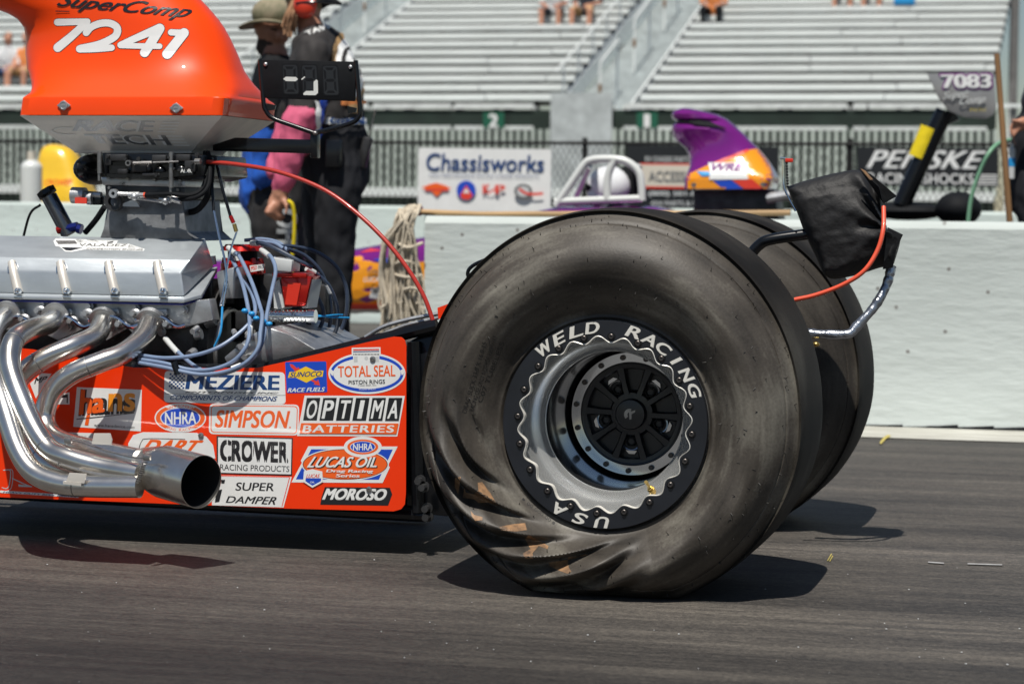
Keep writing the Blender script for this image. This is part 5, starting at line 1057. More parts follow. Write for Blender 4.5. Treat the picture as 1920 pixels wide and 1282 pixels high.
# ================================================================== the purple dragster in the far lane
M['purple'] = mat('purple_paint', (.22, .015, .24), .16, metal=.3, coat=1.0, var=.12, vscale=3)
M['amber'] = mat('amber_paint', (.85, .30, .008), .22, coat=.9)
M['bodyamber'] = mat('amber_body_paint', (.80, .30, .006), .3, coat=.6, var=.08, vscale=2)
M['whitepaint'] = mat('white_tube_paint', (.66, .68, .66), .3, coat=.6)
M['helm'] = mat('white_helmet', (.72, .74, .76), .18, coat=.8)
M['grey_plate'] = mat('grey_metallic_plate', (.30, .30, .30), .35, metal=.25, coat=.5, var=.25, vscale=5)
M['yellowwrap'] = mat('yellow_tape', (.80, .62, .01), .5, var=.15, vscale=20)
Q = thing('dragster', 'purple and amber dragster with white roll cage in the far lane', 'race car', (P(1150, 500, 8).x, 8, 0))
def bsec(px, ytop, ybot, hw, n=24):
    a, b = P(px, ytop, 8 - hw), P(px, ybot, 8 - hw); out = []
    for k in range(n):
        t = 2 * math.pi * (k + .5) / n; c, s_ = math.cos(t), math.sin(t); e = 2 / 3.5
        out.append(Vector((a.x, 8 + hw * math.copysign(abs(c) ** e, c), (a.z + b.z) / 2 + (a.z - b.z) / 2 * math.copysign(abs(s_) ** e, s_))))
    return out
qb = MB().loft([bsec(-900, 560, 600, .10), bsec(-200, 535, 603, .18), bsec(300, 495, 600, .24), bsec(650, 466, 588, .29), bsec(800, 440, 586, .32), bsec(980, 396, 590, .33), bsec(1040, 385, 592, .33), bsec(1215, 386, 594, .33), bsec(1330, 420, 600, .30), bsec(1420, 470, 600, .26)])
QBV = qb.bvh(); body = qb.build('body', 'purple', Q, smooth=40)
s = Flat(lambda x, y, d: P(x, y, 8 - .345 - d)); s.STEP = .0015
sq = MB()
s = Flat(drape(QBV), L=30); s.STEP = .0015
s.poly([(560, 480), (640, 484), (676, 480), (700, 492), (740, 496), (900, 480), (900, 572), (560, 570)], 'bodyamber'); s.build('livery', Q); s = Flat(drape(QBV), L=30); s.STEP = .0015
s.poly([(672, 464), (715, 458), (760, 455), (760, 463), (715, 470), (675, 474)], 'redv'); s.build('livery_stripe', Q); s = Flat(drape(QBV), L=30); s.STEP = .0015; s.k = 4
s.poly([(700, 486), (730, 484), (760, 490), (760, 500), (720, 494)], 'blue_vinyl'); s.build('livery_stripe', Q); s = Flat(drape(QBV), L=30); s.STEP = .0015; s.k = 6
s.poly([(560, 568), (900, 570), (900, 578), (560, 577)], 'redv'); s.poly([(560, 577), (900, 578), (900, 586), (560, 586)], 'white')
s.build('livery_stripe', Q); s = Flat(drape(QBV), L=30); s.STEP = .0015; s.k = 8
s.text('STRANGE', [(692, 506), (740, 506), (738, 513), (690, 513)], 'steel', .03); s.text('LUCAS', [(686, 519), (720, 519), (718, 528), (684, 528)], 'white', .02); s.poly([(700, 540), (735, 536), (730, 560), (695, 556)], 'white'); s.text('MOPAR', [(702, 538), (735, 538), (733, 548), (700, 548)], 'steel', .03)
s.build('livery', Q)
cg = MB(); T = lambda pts, r=.025, Y=8: cg.tube([P(x, y, yy) for x, y, yy in pts], r, n=12, sub=4)
Ya, Yb = 7.80, 8.22
for Y in (Ya, Yb): T([(1042, 386, Y), (1072, 342, Y), (1096, 308, Y), (1106, 301, Y), (1124, 298, Y), (1160, 299, Y), (1182, 307, Y), (1198, 324, Y), (1203, 350, Y), (1204, 376, Y)], .0215)
T([(1040, 378, Ya), (1204, 372, Ya)], .020); T([(1106, 312, Ya), (1077, 376, Yb)], .016); T([(1152, 300, Ya), (1140, 330, Ya), (1138, 374, Ya)], .022); T([(1110, 301, Ya), (1117, 300, Yb)], .022); T([(1190, 314, Ya), (1197, 314, Yb)], .022)
cg.build('roll_cage', 'whitepaint', Q)
MB().prism([P(x, y, 8.0) for x, y in ((1158, 314), (1176, 312), (1192, 326), (1198, 372), (1152, 372))], (0, .2, 0), bev=.01).build('head_rest', 'blackmatte', Q, smooth=30)
q2 = [(1262, 206), (1290, 204), (1340, 216), (1400, 254), (1440, 300), (1456, 340)]
QY = 8.0
lvq = [(355, 1288, 1447, .20, 9), (336, 1288, 1453, .20, 9), (328, 1290, 1452, .195, 6), (312, 1293, 1445, .17, 3.4), (295, 1292, 1434, .145, 2.8), (278, 1284, 1420, .13, 2.5), (262, 1264, 1404, .125, 2.4), (250, 1259, 1393, .135, 2.4), (242, 1258, 1384, .140, 2.4), (235, 1259, 1377, .13, 2.4), (231, 1264, 1372, .115, 2.4), (227, 1268, 1367, .105, 2.4), (222, 1259, 1360, .125, 2.4), (214, 1258, 1344, .125, 2.4), (207, 1263, 1316, .10, 2.3), (203, 1275, 1296, .05, 2)]
def qloop(py, a_, b_, w_, e, n=64):
    z = P(1350, py, QY - w_ * .7).z; a, b = P(a_, py, QY - w_ * .3).x, P(b_, py, QY - w_ * .3).x; out = []
    for k in range(n): t = 2 * math.pi * (k + .5) / n; c, s_ = math.cos(t), math.sin(t); out.append(Vector(((a + b) / 2 + (b - a) / 2 * math.copysign(abs(c) ** (2 / e), c), QY + w_ * math.copysign(abs(s_) ** (2 / e), s_), z)))
    return out
qs = MB().loft([qloop(*l_) for l_ in lvq], True); QSV = qs.bvh(); qsc = qs.build('hood_scoop', 'purple', Q, smooth=35)
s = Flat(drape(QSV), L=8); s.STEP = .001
s.poly([(1289, 328), (1340, 304), (1400, 282), (1420, 279), (1440, 302), (1452, 336), (1446, 354), (1289, 354)], 'amber'); s.poly([(1340, 304), (1400, 280), (1405, 284), (1345, 309)], 'redv'); s.poly([(1337, 339), (1370, 337), (1393, 354), (1357, 355)], 'blue_vinyl'); s.poly([(1372, 337), (1410, 336), (1432, 354), (1396, 354)], 'redv'); s.poly([(1306, 322), (1330, 322), (1334, 330), (1316, 331)], 'ziptie')
s.poly([(1328, 306), (1402, 306), (1398, 322), (1404, 336), (1330, 337), (1332, 322)], 'white'); s.text('WRE', [(1336, 308), (1396, 308), (1392, 322), (1332, 322)], 'purple', .03, .2)
s.poly([(1259, 226), (1290, 225), (1330, 231), (1362, 243), (1325, 238), (1290, 233), (1259, 232)], 'blackmatte')  # black patch paints in the shaded gap between the two lobes
s.build('scoop_livery_slot_shade', qsc)
for x, y in ((1302, 347), (1430, 346)): s = Flat(drape(QSV), L=8); s.STEP = .001; s.k = 14; s.ell(x, y, 4.5, 4.5, 'steel', 16); s.build('scoop_fastener', qsc)
MB().prism([P(x, y, 7.9) for x, y in ((1300, 356), (1452, 356), (1460, 420), (1300, 420))], (0, .3, 0), bev=.01).build('engine', 'darkmetal', Q, smooth=30)
MB().tube([P(1438, 372, 7.86), P(1500, 362, 7.86)], .03, n=10, sub=1).build('exhaust_tip', 'alu', Q)
st = MB(); st.cyl(P(1690, 384, 8), P(1772, 208, 8), .050, n=18); st.prism([P(x, y, 7.98) for x, y in ((1768, 215), (1790, 210), (1800, 224), (1766, 240))], (0, .04, 0)); st.build('tilted_strut', 'black', Q); MB().cyl(P(1722, 296, 8).lerp(P(1722, 296, 8), 0), P(1745, 240, 8), .056, n=18).build('strut_wrap', 'yellowwrap', Q)
pl_ = [(1738, 138), (1863, 136), (1868, 200), (1862, 216), (1848, 223), (1806, 220), (1778, 208), (1757, 180)]
pq = MB().prism([P(x, y, 7.92) for x, y in pl_], (0, .025, 0), bev=.004).build('number_plate', 'grey_plate', Q, smooth=30)
s = Flat(plane_map(7.919)); s.STEP = .001
s.text('7083', [(1760, 137), (1862, 136), (1862, 169), (1764, 170)], 'purple', .09); s.text('7083', [(1763, 140), (1859, 139), (1859, 166), (1767, 167)], 'white', .06); s.text('Super', [(1768, 172), (1816, 168), (1814, 188), (1768, 190)], 'grey_vinyl', .01, .4); s.text('Comp', [(1800, 182), (1850, 178), (1846, 196), (1798, 202)], 'grey_vinyl', .01, .4); s.text('RACING', [(1820, 203), (1850, 203), (1848, 209), (1818, 209)], 'ystain', 0); s.build('plate_lettering', pq)
db = MB(); db.ell(P(1797, 392, 8.0), (.125, .16, .095)); db.ell(P(1700, 396, 8.1), (.22, .16, .05)); db.each('rear_cover', 'blackmatte', Q)
for Y in (7.4, 8.25):
    c = Vector((P(1640, 400, 8).x, Y, .41)); MB().lathe([(.19, .02), (.22, -.02), (.34, -.03), (.40, 0), (.415, .06), (.415, .32), (.40, .38), (.22, .39), (.19, .36)], c, 48).build('tyre', 'blackmatte', Q)
    c2 = Vector((P(-700, 400, 8).x, Y + (.1 if Y < 8 else -.1), .26)); MB().lathe([(.18, .0), (.21, -.02), (.255, -.01), (.26, .05), (.255, .11), (.18, .11)], c2, 36).build('tyre', 'blackmatte', Q)
# ================================================================== yellow scoop and cylinder past the far barrier
M['yellow'] = mat('yellow_paint', (.80, .50, .03), .3, coat=.6, var=.05)
YY = 13.9
Yd = thing('dragster', 'yellow hood scoop of a race car parked past the far barrier at the left', 'race car', (P(115, 400, YY).x, YY, 0))
yl = [(384, 62, 176, .24, 7), (365, 66, 171, .24, 6), (345, 70, 165, .2, 4), (320, 74, 156, .17, 3.4), (300, 77, 148, .15, 3), (285, 80, 139, .13, 2.8), (276, 84, 128, .10, 2.5), (271, 94, 112, .05, 2)]
def yloop(py, a_, b_, w_, e, n=48):
    z = P(110, py, YY).z; a, b = P(a_, py, YY).x, P(b_, py, YY).x; return [Vector(((a + b) / 2 + (b - a) / 2 * math.copysign(abs(math.cos(t)) ** (2 / e), math.cos(t)), YY + w_ * math.copysign(abs(math.sin(t)) ** (2 / e), math.sin(t)), z)) for t in [6.2832 * (k + .5) / n for k in range(n)]]
ys = MB().loft([yloop(*l_) for l_ in yl], True); ysv = ys.bvh(); yo = ys.build('hood_scoop', 'yellow', Yd, smooth=40); s = Flat(drape(ysv), L=10); s.STEP = .001; s.text('CROWER', [(84, 337), (136, 336), (134, 348), (84, 349)], 'orange_vinyl', .03, .2); s.build('scoop_lettering', yo)
MB().box((P(115, 400, YY).x, YY, .55), (1.6, .5, .45), bev=.08).build('body', 'yellow', Yd, smooth=30)
for dx, Y in ((.75, 13.45), (.75, 14.2)): MB().lathe([(.19, .02), (.34, -.02), (.40, 0), (.41, .06), (.41, .3), (.19, .33)], (P(115, 400, YY).x + dx, Y, .41), 40).build('tyre', 'blackmatte', Yd)
cyl = thing('gas_cylinder', 'white upright gas cylinder with a domed shoulder beside the yellow scoop', 'gas cylinder', G(58, 900) * 0 + Vector((P(59, 340, 13.4).x, 13.4, 0)))
cx_ = P(59, 340, 13.4); r_ = (P(78, 340, 13.4).x - P(40, 340, 13.4).x) / 2; zt2 = P(59, 304, 13.4).z
mb = MB(); mb.tube([Vector((cx_.x, 13.4, 0)), Vector((cx_.x, 13.4, zt2 - .05))], r_, n=28, sub=1); mb.ell((cx_.x, 13.4, zt2 - .05), (r_, r_, .07)); mb.build('tank', 'whitepaint', cyl); MB().cyl((cx_.x, 13.4, zt2), (cx_.x, 13.4, zt2 + .09), .035, n=12).build('valve_cap', 'cream', cyl)
# ================================================================== wooden pole and hose at the right
pole = thing('wooden_pole', 'brown wooden pole standing upright at the right edge behind the barrier', 'pole', P(1905, 500, 6.2))
b = P(1893, 412, 6.2); t_ = P(1869, 101, 6.2); MB().cyl(b + (b - t_) * (b.z / (t_.z - b.z)), t_, .0165, .0135, n=14).build('shaft', 'polewood', pole)
hs = thing('hose', 'pale green hose arching over the barrier beside the wooden pole', 'hose', P(1815, 400, 6.6))
M['hose'] = mat('green_hose', (.16, .34, .22), .5); MB().tube([P(1812, 470, 6.6), P(1817, 400, 6.6), P(1824, 360, 6.6), P(1838, 320, 6.6), P(1856, 285, 6.6), P(1875, 268, 6.7), P(1905, 262, 6.9), P(1950, 266, 7.0)], .0105, n=10).build('hose_line', 'hose', hs)
# ================================================================== people
M['skin'] = mat('skin', (.46, .22, .14), .5, var=.12, vscale=20); M['skin2'] = mat('tanned_skin', (.30, .135, .08), .5, var=.12, vscale=20); M['hair'] = mat('sandy_hair', (.40, .22, .12), .7, var=.4, vscale=30); M['beard'] = mat('dark_beard', (.03, .018, .012), .8, var=.4, vscale=60)
M['jersey'] = mat('dark_grey_jersey', (.026, .023, .023), .8, var=.35, vscale=5); M['pants'] = mat('black_trousers', (.006, .007, .011), .85, var=.3, vscale=8, bump=.2, bscale=20); M['pink'] = mat('pink_sleeve', (.72, .13, .24), .7, var=.2, vscale=9, bump=.3, bscale=14); M['blues'] = mat('blue_shirt', (.02, .13, .62), .6, var=.4, vscale=7, bump=.3, bscale=14)
M['camo'] = mat('camouflage_cloth', (.14, .14, .08), .8, col2=(.30, .25, .17), vscale=18); M['headset'] = mat('red_ear_defender', (.62, .04, .015), .3, coat=.5); M['wshirt'] = mat('white_shirt', (.62, .63, .64), .7, var=.1); M['tanshort'] = mat('tan_shorts', (.44, .27, .12), .8); M['dkshirt'] = mat('dark_shirt', (.03, .035, .05), .8); M['denim'] = mat('blue_denim', (.05, .09, .20), .8); M['orangeshirt'] = mat('orange_shirt', (.66, .22, .06), .7)
M['camopants'] = mat('charcoal_trousers', (.022, .021, .022), .8, var=.4, vscale=9)
def figure(bones, balls, mats, vox, parent, name='body', fold=1.0):
    """bones: (a, b, ra, rb, material index, flatten in Y); one welded skin from all of them"""
    mb = MB(); segs = []
    def ringed(a, b, ra, rb, fy):
        a, b = Vector(a), Vector(b); n = 16; lp = []; t = (b - a).normalized(); x_ = Vector((0, 1, 0)) if abs(t.y) < .9 else Vector((1, 0, 0)); u_ = t.cross(x_).normalized(); v_ = t.cross(u_)
        for k in range(-3, 9):
            if k < 0: f = 0; o_ = -ra * math.sin((-k) / 3 * 1.45); s_ = math.cos((-k) / 3 * 1.45)
            elif k > 5: f = 1; o_ = rb * math.sin((k - 5) / 3 * 1.45); s_ = math.cos((k - 5) / 3 * 1.45)
            else: f = k / 5; o_ = 0; s_ = 1
            r_ = (ra + (rb - ra) * f) * s_; c = a.lerp(b, f) + t * o_
            lp.append([c + (u_ * math.cos(6.2832 * j / n) + v_ * math.sin(6.2832 * j / n) * fy) * r_ for j in range(n)])
        mb.loft(lp, True)
    for a, b, ra, rb, mi, *fy in bones: ringed(a, b, ra, rb, fy[0] if fy else 1.0); segs.append((Vector(a), Vector(b), ra, rb, mi))
    for c, r_, mi in balls: mb.ell(c, r_); rr_ = r_ if isinstance(r_, (int, float)) else max(r_); segs.append((Vector(c), Vector(c) + Vector((0, 0, .001)), rr_, rr_, mi))
    o = mb.build(name, mats, parent, smooth=0, weld=False)
    off = ROOT[parent.name]; m = o.modifiers.new('r', 'REMESH'); m.mode = 'VOXEL'; m.voxel_size = vox; m2 = o.modifiers.new('s', 'SMOOTH'); m2.factor = .5; m2.iterations = 3
    dg = bpy.context.evaluated_depsgraph_get(); dg.update(); me = bpy.data.meshes.new_from_object(o.evaluated_get(dg)); o.modifiers.clear(); old = o.data; o.data = me; bpy.data.meshes.remove(old)
    nr = [v.normal.copy() for v in me.vertices]
    for v, n_ in zip(me.vertices, nr):          # soft folds of cloth
        q_ = v.co + off; v.co += n_ * ((mnoise.noise(Vector((q_.x * 9, q_.y * 9, q_.z * 5))) * .016 + mnoise.noise(Vector((q_.x * 26, q_.y * 26, q_.z * 16))) * .008) * fold)
    if len(me.materials) < len(mats):
        me.materials.clear()
        for m_ in mats: me.materials.append(M[m_])
    for p in me.polygons:
        p.use_smooth = True; c = p.center + off; best = None
        for a, b, ra, rb, mi in segs:
            ab = b - a; t = max(0, min(1, (c - a).dot(ab) / ab.length_squared)); d = (c - a - ab * t).length - (ra + (rb - ra) * t)
            if best is None or d < best[0]: best = (d, mi)
        p.material_index = best[1]
    return o, me
# crew member in the dark jersey, turned away
Y1 = 5.05
p1 = thing('person', 'crew member in dark printed jersey with pink sleeve and red ear defenders', 'person', G(628, 772))
J = lambda x, y, dy=0.0: P(x, y, Y1 + dy)
gz = .0
def foot(x, dy, toe): a = J(x, 500, dy); return Vector((a.x, a.y, .09)), Vector((a.x + toe, a.y - .02, .035))
kA, kB = J(628, 500, -.06), J(604, 505, .12); aA, tA = foot(632, -.06, -.20); aB, tB = foot(598, .12, -.20)
bones = [(J(618, 275), J(606, 160), .158, .172, 0, 1.2), (J(606, 160), J(597, 92), .172, .112, 0, 1.45), (J(597, 92, -.05), J(590, 100, -.17), .09, .078, 0), (J(597, 92, .05), J(580, 105, .19), .09, .075, 0),
         (J(590, 100, -.17), J(569, 215, -.24), .080, .066, 0), (J(569, 215, -.24), J(556, 235, -.245), .070, .068, 2), (J(560, 225, -.245), J(540, 300, -.24), .066, .056, 2), (J(540, 300, -.24), J(529, 345, -.235), .058, .046, 2), (J(530, 340, -.235), J(526, 362, -.235), .034, .036, 3),
         (J(580, 105, .19), J(546, 225, .24), .075, .062, 0), (J(546, 225, .24), J(512, 320, .2), .058, .04, 2),
         (J(624, 262), J(630, 325), .165, .15, 1, 1.1), (J(634, 310, -.05), kA, .122, .082, 1), (kA, aA, .080, .055, 1), (J(614, 310, .09), kB, .11, .078, 1), (kB, aB, .075, .052, 1), (aA, tA, .05, .04, 4), (aB, tB, .05, .04, 4),
         (J(585, 66), J(574, 30), .062, .058, 3), (J(570, 8), J(574, -18), .088, .092, 3, .85), (J(560, 14), J(552, 26), .07, .05, 3, .85)]
# near hand with five fingers round a yellow loop
w_ = J(526, 362, -.235); k_ = J(519, 384, -.235)
bones += [(w_, k_, .034, .038, 3, .62)]
for i, (fx, fy, dy, L_) in enumerate(((-14, 12, -.262, 1), (-9, 17, -.25, 1.08), (-3, 19, -.236, 1.05), (4, 17, -.222, .9))):
    a = J(517 + fx * .35 + i * 3, 386 + i * 1.5, dy); b = J(515 + fx * .8 + i * 3.2, 386 + fy, dy - .012); c = J(520 + fx * .7 + i * 4, 388 + fy * 1.25 * L_, dy + .012); bones += [(a, b, .0108, .0098, 3), (b, c, .0098, .0085, 3)]
bones += [(J(532, 374, -.25), J(538, 388, -.27), .0125, .0105, 3), (J(538, 388, -.27), J(536, 400, -.275), .0105, .009, 3)]
balls = [(J(548, 10), (.018, .016, .018), 3)]
bo, me1 = figure(bones, balls, ['jersey', 'pants', 'pink', 'skin', 'blackmatte'], .0085, p1)
H = MB(); hc = J(574, -10); H.ell(hc + Vector((.004, 0, .012)), (.108, .094, .10)); H.ell(hc + Vector((-.09, 0, .0)), (.09, .085, .012)); H.build('cap', 'camo', p1)
H = MB()
for k in range(46):
    r3 = random.Random(k); x = r3.uniform(-28, 6); H.tube([J(556 + x * .5 + 10, -6 + r3.uniform(0, 10), -.085 + r3.uniform(-.01, .02)), J(548 + x * .7 + 6, 30, -.09 + r3.uniform(-.02, .03)), J(540 + x * .6 + 8 + r3.uniform(-4, 4), r3.uniform(48, 72), -.07 + r3.uniform(-.02, .03))], .007, n=5, sub=3, rs=(.008, .004))
H.build('hair', 'hair', p1)
H = MB(); H.ell(J(572, 10, -.10), (.055, .030, .060)); H.ell(J(572, 10, .10), (.055, .030, .060)); H.tube([J(572, 0, -.11), J(572, -35, -.09), J(572, -50, 0), J(572, -35, .09), J(572, 0, .11)], .010, n=8); H.build('ear_defenders', 'headset', p1)
MB().tube([J(555, 7, -.125), J(590, 4, -.12), J(640, 8, -.05)], .006, n=6).build('headset_boom', 'black', p1)
H = MB(); H.tube([J(640, 8, -.06), J(620, 2, -.06), J(603, 2, -.07)], .03, n=8, rs=(.006, .036)); H.build('cap_flap', 'blackmatte', p1)
J1B = BVHTree.FromPolygons([(v.co + ROOT[p1.name])[:] for v in me1.vertices], [list(p.vertices) for p in me1.polygons])
s = Flat(drape(J1B), L=4); s.STEP = .0015
s.text('TAW', [(571, 62), (618, 44), (622, 54), (576, 68)], 'white', .05)
for a, m_ in ((0, 'tanshort'), (6, 'white'), (14, 'jersey'), (19, 'grey_vinyl'), (25, 'jersey')):
    s.ell(652 + a * .25, 128, 31 - a, 68 - a * 2.1, m_, 40, -.12)
s.poly([(648, 98), (656, 100), (664, 150), (654, 160), (645, 140)], 'white'); s.poly([(636, 190), (680, 188), (680, 196), (636, 198)], 'orangeshirt'); s.poly([(648, 197), (672, 196), (670, 212), (655, 212)], 'tanshort')
s.poly([(614, 222), (680, 224), (680, 236), (612, 234)], 'grey_vinyl'); s.text('OFFICIAL', [(618, 222), (678, 224), (678, 235), (616, 233)], 'navy_vinyl', .04)
s.poly([(594, 186), (602, 186), (606, 240), (600, 262), (590, 262), (592, 220)], 'blue_vinyl'); s.poly([(587, 190), (592, 190), (592, 250), (586, 258)], 'white')
s.build('jersey_print', p1)
MB().box(J(626, 288, -.18), (.075, .05, .13), bev=.014).build('belt_pouch', 'black', p1, smooth=30); H = MB(); H.box(J(684, 286, -.02), (.038, .05, .14), bev=.008, rot=Matrix.Rotation(.25, 3, 'Y')); H.build('radio', 'darkmetal', p1, smooth=30); MB().tube([J(690, 262, -.02), J(704, 205, -.02)], .003, n=6, sub=1).build('radio_aerial', 'steel', p1)
MB().tube([J(539, 376, -.285), J(548, 384, -.28), J(552, 410, -.27), J(551, 450, -.26), J(548, 480, -.25)], .0085, n=8).build('lanyard', 'yellowwrap', p1)
# bearded man behind him
Y2 = 5.75
p2 = thing('person', 'bearded man in bright blue shirt and bush hat behind the crew member', 'person', G(520, 750))
J = lambda x, y, dy=0.0: P(x, y, Y2 + dy)
bones = [(J(508, 362), J(514, 225), .150, .15, 0, 1.15), (J(516, 212), J(518, 138), .150, .10, 4, 1.4), (J(520, 400), J(522, 330), .14, .15, 1), (J(512, 390, -.09), J(515, 540, -.08), .115, .085, 1), (J(515, 540, -.08), Vector((J(515, 540).x, Y2 - .08, .08)), .08, .055, 1), (J(530, 390, .09), J(536, 545, .08), .115, .085, 1), (J(536, 545, .08), Vector((J(536, 545).x, Y2 + .08, .08)), .08, .055, 1),
         (Vector((J(515, 540).x, Y2 - .08, .06)), Vector((J(515, 540).x - .18, Y2 - .1, .04)), .05, .04, 4), (Vector((J(536, 545).x, Y2 + .08, .06)), Vector((J(536, 545).x - .18, Y2 + .06, .04)), .05, .04, 4),
         (J(515, 140, -.17), J(500, 238, -.22), .07, .06, 4), (J(500, 238, -.22), J(492, 330, -.2), .06, .055, 0), (J(522, 140, .17), J(505, 240, .22), .068, .058, 4), (J(505, 240, .22), J(485, 330, .18), .06, .05, 0),
         (J(520, 118), J(514, 88), .06, .056, 3), (J(513, 62), J(511, 48), .080, .086, 3, .85), (J(506, 78), J(500, 88), .066, .050, 2, .85), (J(497, 66), J(492, 71), .016, .018, 3)]
balls = [(J(524, 66, -.08), (.02, .012, .028), 3), (J(524, 66, .08), (.02, .012, .028), 3), (J(498, 82), (.035, .05, .04), 2)]
bo2, me2 = figure(bones, balls, ['blues', 'camopants', 'beard', 'skin2', 'blackmatte'], .010, p2)
H = MB(); hc = J(512, 38); H.ell(hc + Vector((0, 0, .02)), (.105, .09, .085)); H.lathe([(.001, 0), (.09, 0), (.165, -.022), (.165, -.028), (.09, -.01)], (0, 0, 0), 32); o_ = len(H.v)
H2 = MB(); H2.ell(hc + Vector((0, 0, .03)), (.105, .092, .08)); n = 32
H2.loft([[hc + Vector((r_ * math.cos(6.2832 * k / n), r_ * .9 * math.sin(6.2832 * k / n), dz - .015 * math.cos(12.566 * k / n) * (r_ > .12))) for k in range(n)] for r_, dz in ((.09, -.012), (.13, -.018), (.168, -.026), (.168, -.032), (.13, -.024), (.09, -.02))], False)
H2.build('bush_hat', 'camo', p2)
H = MB()
for dy in (-.035, .035): H.ell(J(497, 56, dy), (.014, .028, .018))
H.tube([J(498, 54, -.06), J(520, 56, -.088)], .004, n=6, sub=1); H.build('dark_glasses', 'black', p2)
J2B = BVHTree.FromPolygons([(v.co + ROOT[p2.name])[:] for v in me2.vertices], [list(p.vertices) for p in me2.polygons]); s = Flat(drape(J2B), L=5); s.STEP = .0015
s.poly([(528, 186), (545, 188), (560, 240), (548, 262), (536, 230)], 'white'); s.build('shirt_print', p2); s = Flat(drape(J2B), L=5); s.STEP = .0015; s.text('OFF', [(556, 392), (556, 470), (518, 470), (518, 392)], 'grey_vinyl', .06); s.build('trouser_print', p2)
# person at the right edge, seen only at the arm
Y3 = 6.5
p3 = thing('person', 'person in black at the far right edge with only the hand and dark sleeve showing', 'person', G(1975, 640))
J = lambda x, y, dy=0.0: P(x, y, Y3 + dy)
zf_ = lambda x, dy: Vector((J(x, 500, dy).x, Y3 + dy, .07))
bones = [(J(1990, 330), J(1985, 180), .16, .175, 0, 1.1), (J(1985, 180), J(1982, 110), .17, .11, 0, 1.4), (J(1982, 85), J(1980, 55), .06, .058, 1), (J(1978, 20), J(1980, -5), .088, .09, 1, .85), (J(1972, 120, -.16), J(1955, 225, -.22), .075, .06, 0), (J(1955, 225, -.22), J(1918, 232, -.2), .048, .034, 1), (J(1990, 120, .2), J(1985, 240, .24), .075, .06, 0), (J(1985, 240, .24), J(1960, 330, .2), .05, .036, 1),
         (J(1952, 250), J(1940, 372), .135, .12, 2), (J(1945, 340, -.06), J(1950, 500, -.06), .11, .08, 2), (J(1950, 500, -.06), zf_(1955, -.06), .078, .055, 2), (J(1985, 340, .06), J(1985, 500, .06), .11, .08, 2), (J(1985, 500, .06), zf_(1985, .06), .078, .055, 2), (zf_(1955, -.06), zf_(1955, -.06) + Vector((-.18, 0, -.03)), .05, .04, 2), (J(1918, 232, -.2), J(1907, 238, -.2), .03, .034, 1, .7)]
for i, (dx, dy_) in enumerate(((-16, 4), (-17, 10), (-14, 16), (-9, 20))):
    a = J(1906, 233 + i * 5, -.2 - .006 * i); b = J(1906 + dx * .7, 234 + dy_ + i, -.205 - .006 * i); bones += [(a, b, .0125, .0115, 1), (b, J(1906 + dx * .6 + 3, 240 + dy_ * 1.4 + i, -.19), .0115, .010, 1)]
bones += [(J(1910, 228, -.22), J(1898, 226, -.235), .013, .0105, 1)]
figure(bones, [], ['dkshirt', 'skin', 'pants'], .011, p3)
bt_ = thing('bottle', 'clear water bottle with blue and green label beside the black clad person', 'bottle', P(1897, 360, 6.35)); a, b = P(1896, 335, 6.35), P(1898, 270, 6.35); H = MB(); H.tube([a, a.lerp(b, .1), a.lerp(b, .75), a.lerp(b, .9), b], .014, n=14, sub=2, rs=(.016, .016, .016, .008, .008)); H.build('bottle_body', 'grey_vinyl', bt_); H = MB(); H.cyl(a.lerp(b, .35), a.lerp(b, .6), .0168, n=14); H.build('bottle_label', 'ziptie', bt_)
# driver in the purple car
p4 = thing('person', 'race driver in a white helmet strapped inside the purple dragster', 'person', P(1142, 420, 8.02))
J = lambda x, y, dy=0.0: P(x, y, 8.02 + dy)
figure([(J(1148, 470), J(1146, 412), .16, .14, 0, 1.3), (J(1146, 412, -.15), J(1110, 450, -.2), .07, .06, 0), (J(1146, 412, .15), J(1110, 450, .2), .07, .06, 0), (J(1144, 400), J(1142, 380), .06, .07, 0)], [(J(1141, 358), (.10, .09, .11), 1)], ['dkshirt', 'skin'], .02, p4)
H = MB(); H.ell(J(1142, 350), (.128, .115, .118)); H.prism([J(x, y, -.10) for x, y in ((1100, 360), (1140, 368), (1136, 378), (1104, 374))], (0, .2, 0), bev=.01); H.build('helmet', 'helm', p4); s = Flat(plane_map(8.02 - .125)); MB().ell(J(1114, 352), (.045, .085, .035)).build('visor', 'blackmatte', p4)
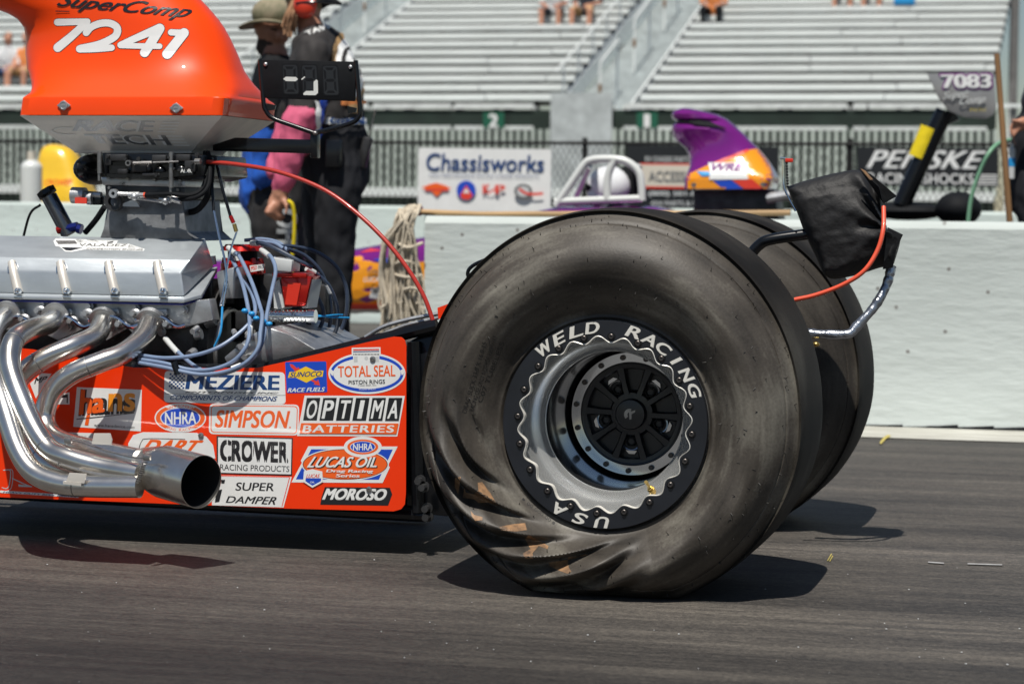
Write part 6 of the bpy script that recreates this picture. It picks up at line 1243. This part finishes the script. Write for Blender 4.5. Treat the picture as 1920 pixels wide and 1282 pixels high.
# spectators on the benches: one seated build per outfit
def seated(name_label, px, k, shirt, legs, skin='skin', scale=1.0, lean=0.0, shorts=True, group='spectators seated on the grandstand'):
    y, z = row(k); base = P(px, 100, y + .1); x = base.x; t = thing('person', name_label, 'person', (x, y + .1, z), group)
    V = lambda dx, dy, dz: Vector((x + dx * scale, y + .12 + dy * scale, z + dz * scale))
    lm = 1 if not shorts else 2
    bones = [(V(0, 0, .12), V(lean * .5, -.02, .34), .15, .155, 0, .8), (V(lean * .5, -.02, .34), V(lean, -.04, .52), .16, .11, 0, .75), (V(lean, -.04, .58), V(lean, -.05, .64), .055, .055, 2), (V(lean, -.07, .72), V(lean, -.06, .78), .085, .09, 2)]
    for s_ in (-1, 1):
        bones += [(V(.09 * s_, 0, .09), V(.16 * s_, -.40, .10), .085, .068, 1), (V(.16 * s_, -.42, .09), V(.15 * s_, -.44, -.34), .058, .042, lm), (V(.15 * s_, -.44, -.36), V(.16 * s_, -.58, -.39), .04, .035, 3), (V(lean + .17 * s_, -.03, .50), V(lean + .24 * s_, -.10, .24), .055, .046, 0), (V(lean + .24 * s_, -.10, .24), V(.10 * s_, -.32, .18), .042, .034, 2), (V(.10 * s_, -.32, .18), V(.06 * s_, -.40, .15), .035, .03, 2)]
    figure(bones, [(V(lean, -.16, .73), .018, 2)], [shirt, legs, skin, 'blackmatte'], .022, t)
    MB().ell(V(lean, -.05, .79), (.094, .094, .07)).build('hair', 'beard' if skin == 'skin' else 'hair', t)
seated('spectator in a white shirt with dark shorts on the bench left of the stair', 1040, 9, 'wshirt', 'dkshirt', scale=1.12); seated('spectator in a dark shirt and tan shorts on the bench left of the stair', 1097, 9, 'dkshirt', 'tanshort', lean=.06, scale=1.12); seated('spectator with black trousers alone at the stair side of the right block', 1338, 9, 'orangeshirt', 'blackmatte', shorts=False)
seated('spectator in black shorts left of the light blue cooler box', 1582, 11, 'dkshirt', 'dkshirt'); seated('spectator in grey next to the light blue cooler box', 1636, 11, 'jersey', 'tanshort', lean=-.08)
seated('spectator in a white shirt and denim shorts at the far left bench', 17, 2, 'wshirt', 'denim', 'skin'); seated('spectator in an orange top at the far left bench, next to the white shirt', 48, 2, 'orangeshirt', 'tanshort', lean=.05)
y, z = row(10); cb2 = thing('cooler_box', 'light blue cooler box on a high bench near the sky', 'cooler', P(1696, 18, y + .1)); c = P(1696, 12, y + .1); MB().box((c.x, y + .1, z + .13), (.40, .26, .22), bev=.02).build('cooler_body', 'ziptie', cb2, smooth=30); MB().box((c.x, y + .1, z + .265), (.42, .28, .04), bev=.012).build('lid', 'white', cb2, smooth=30)
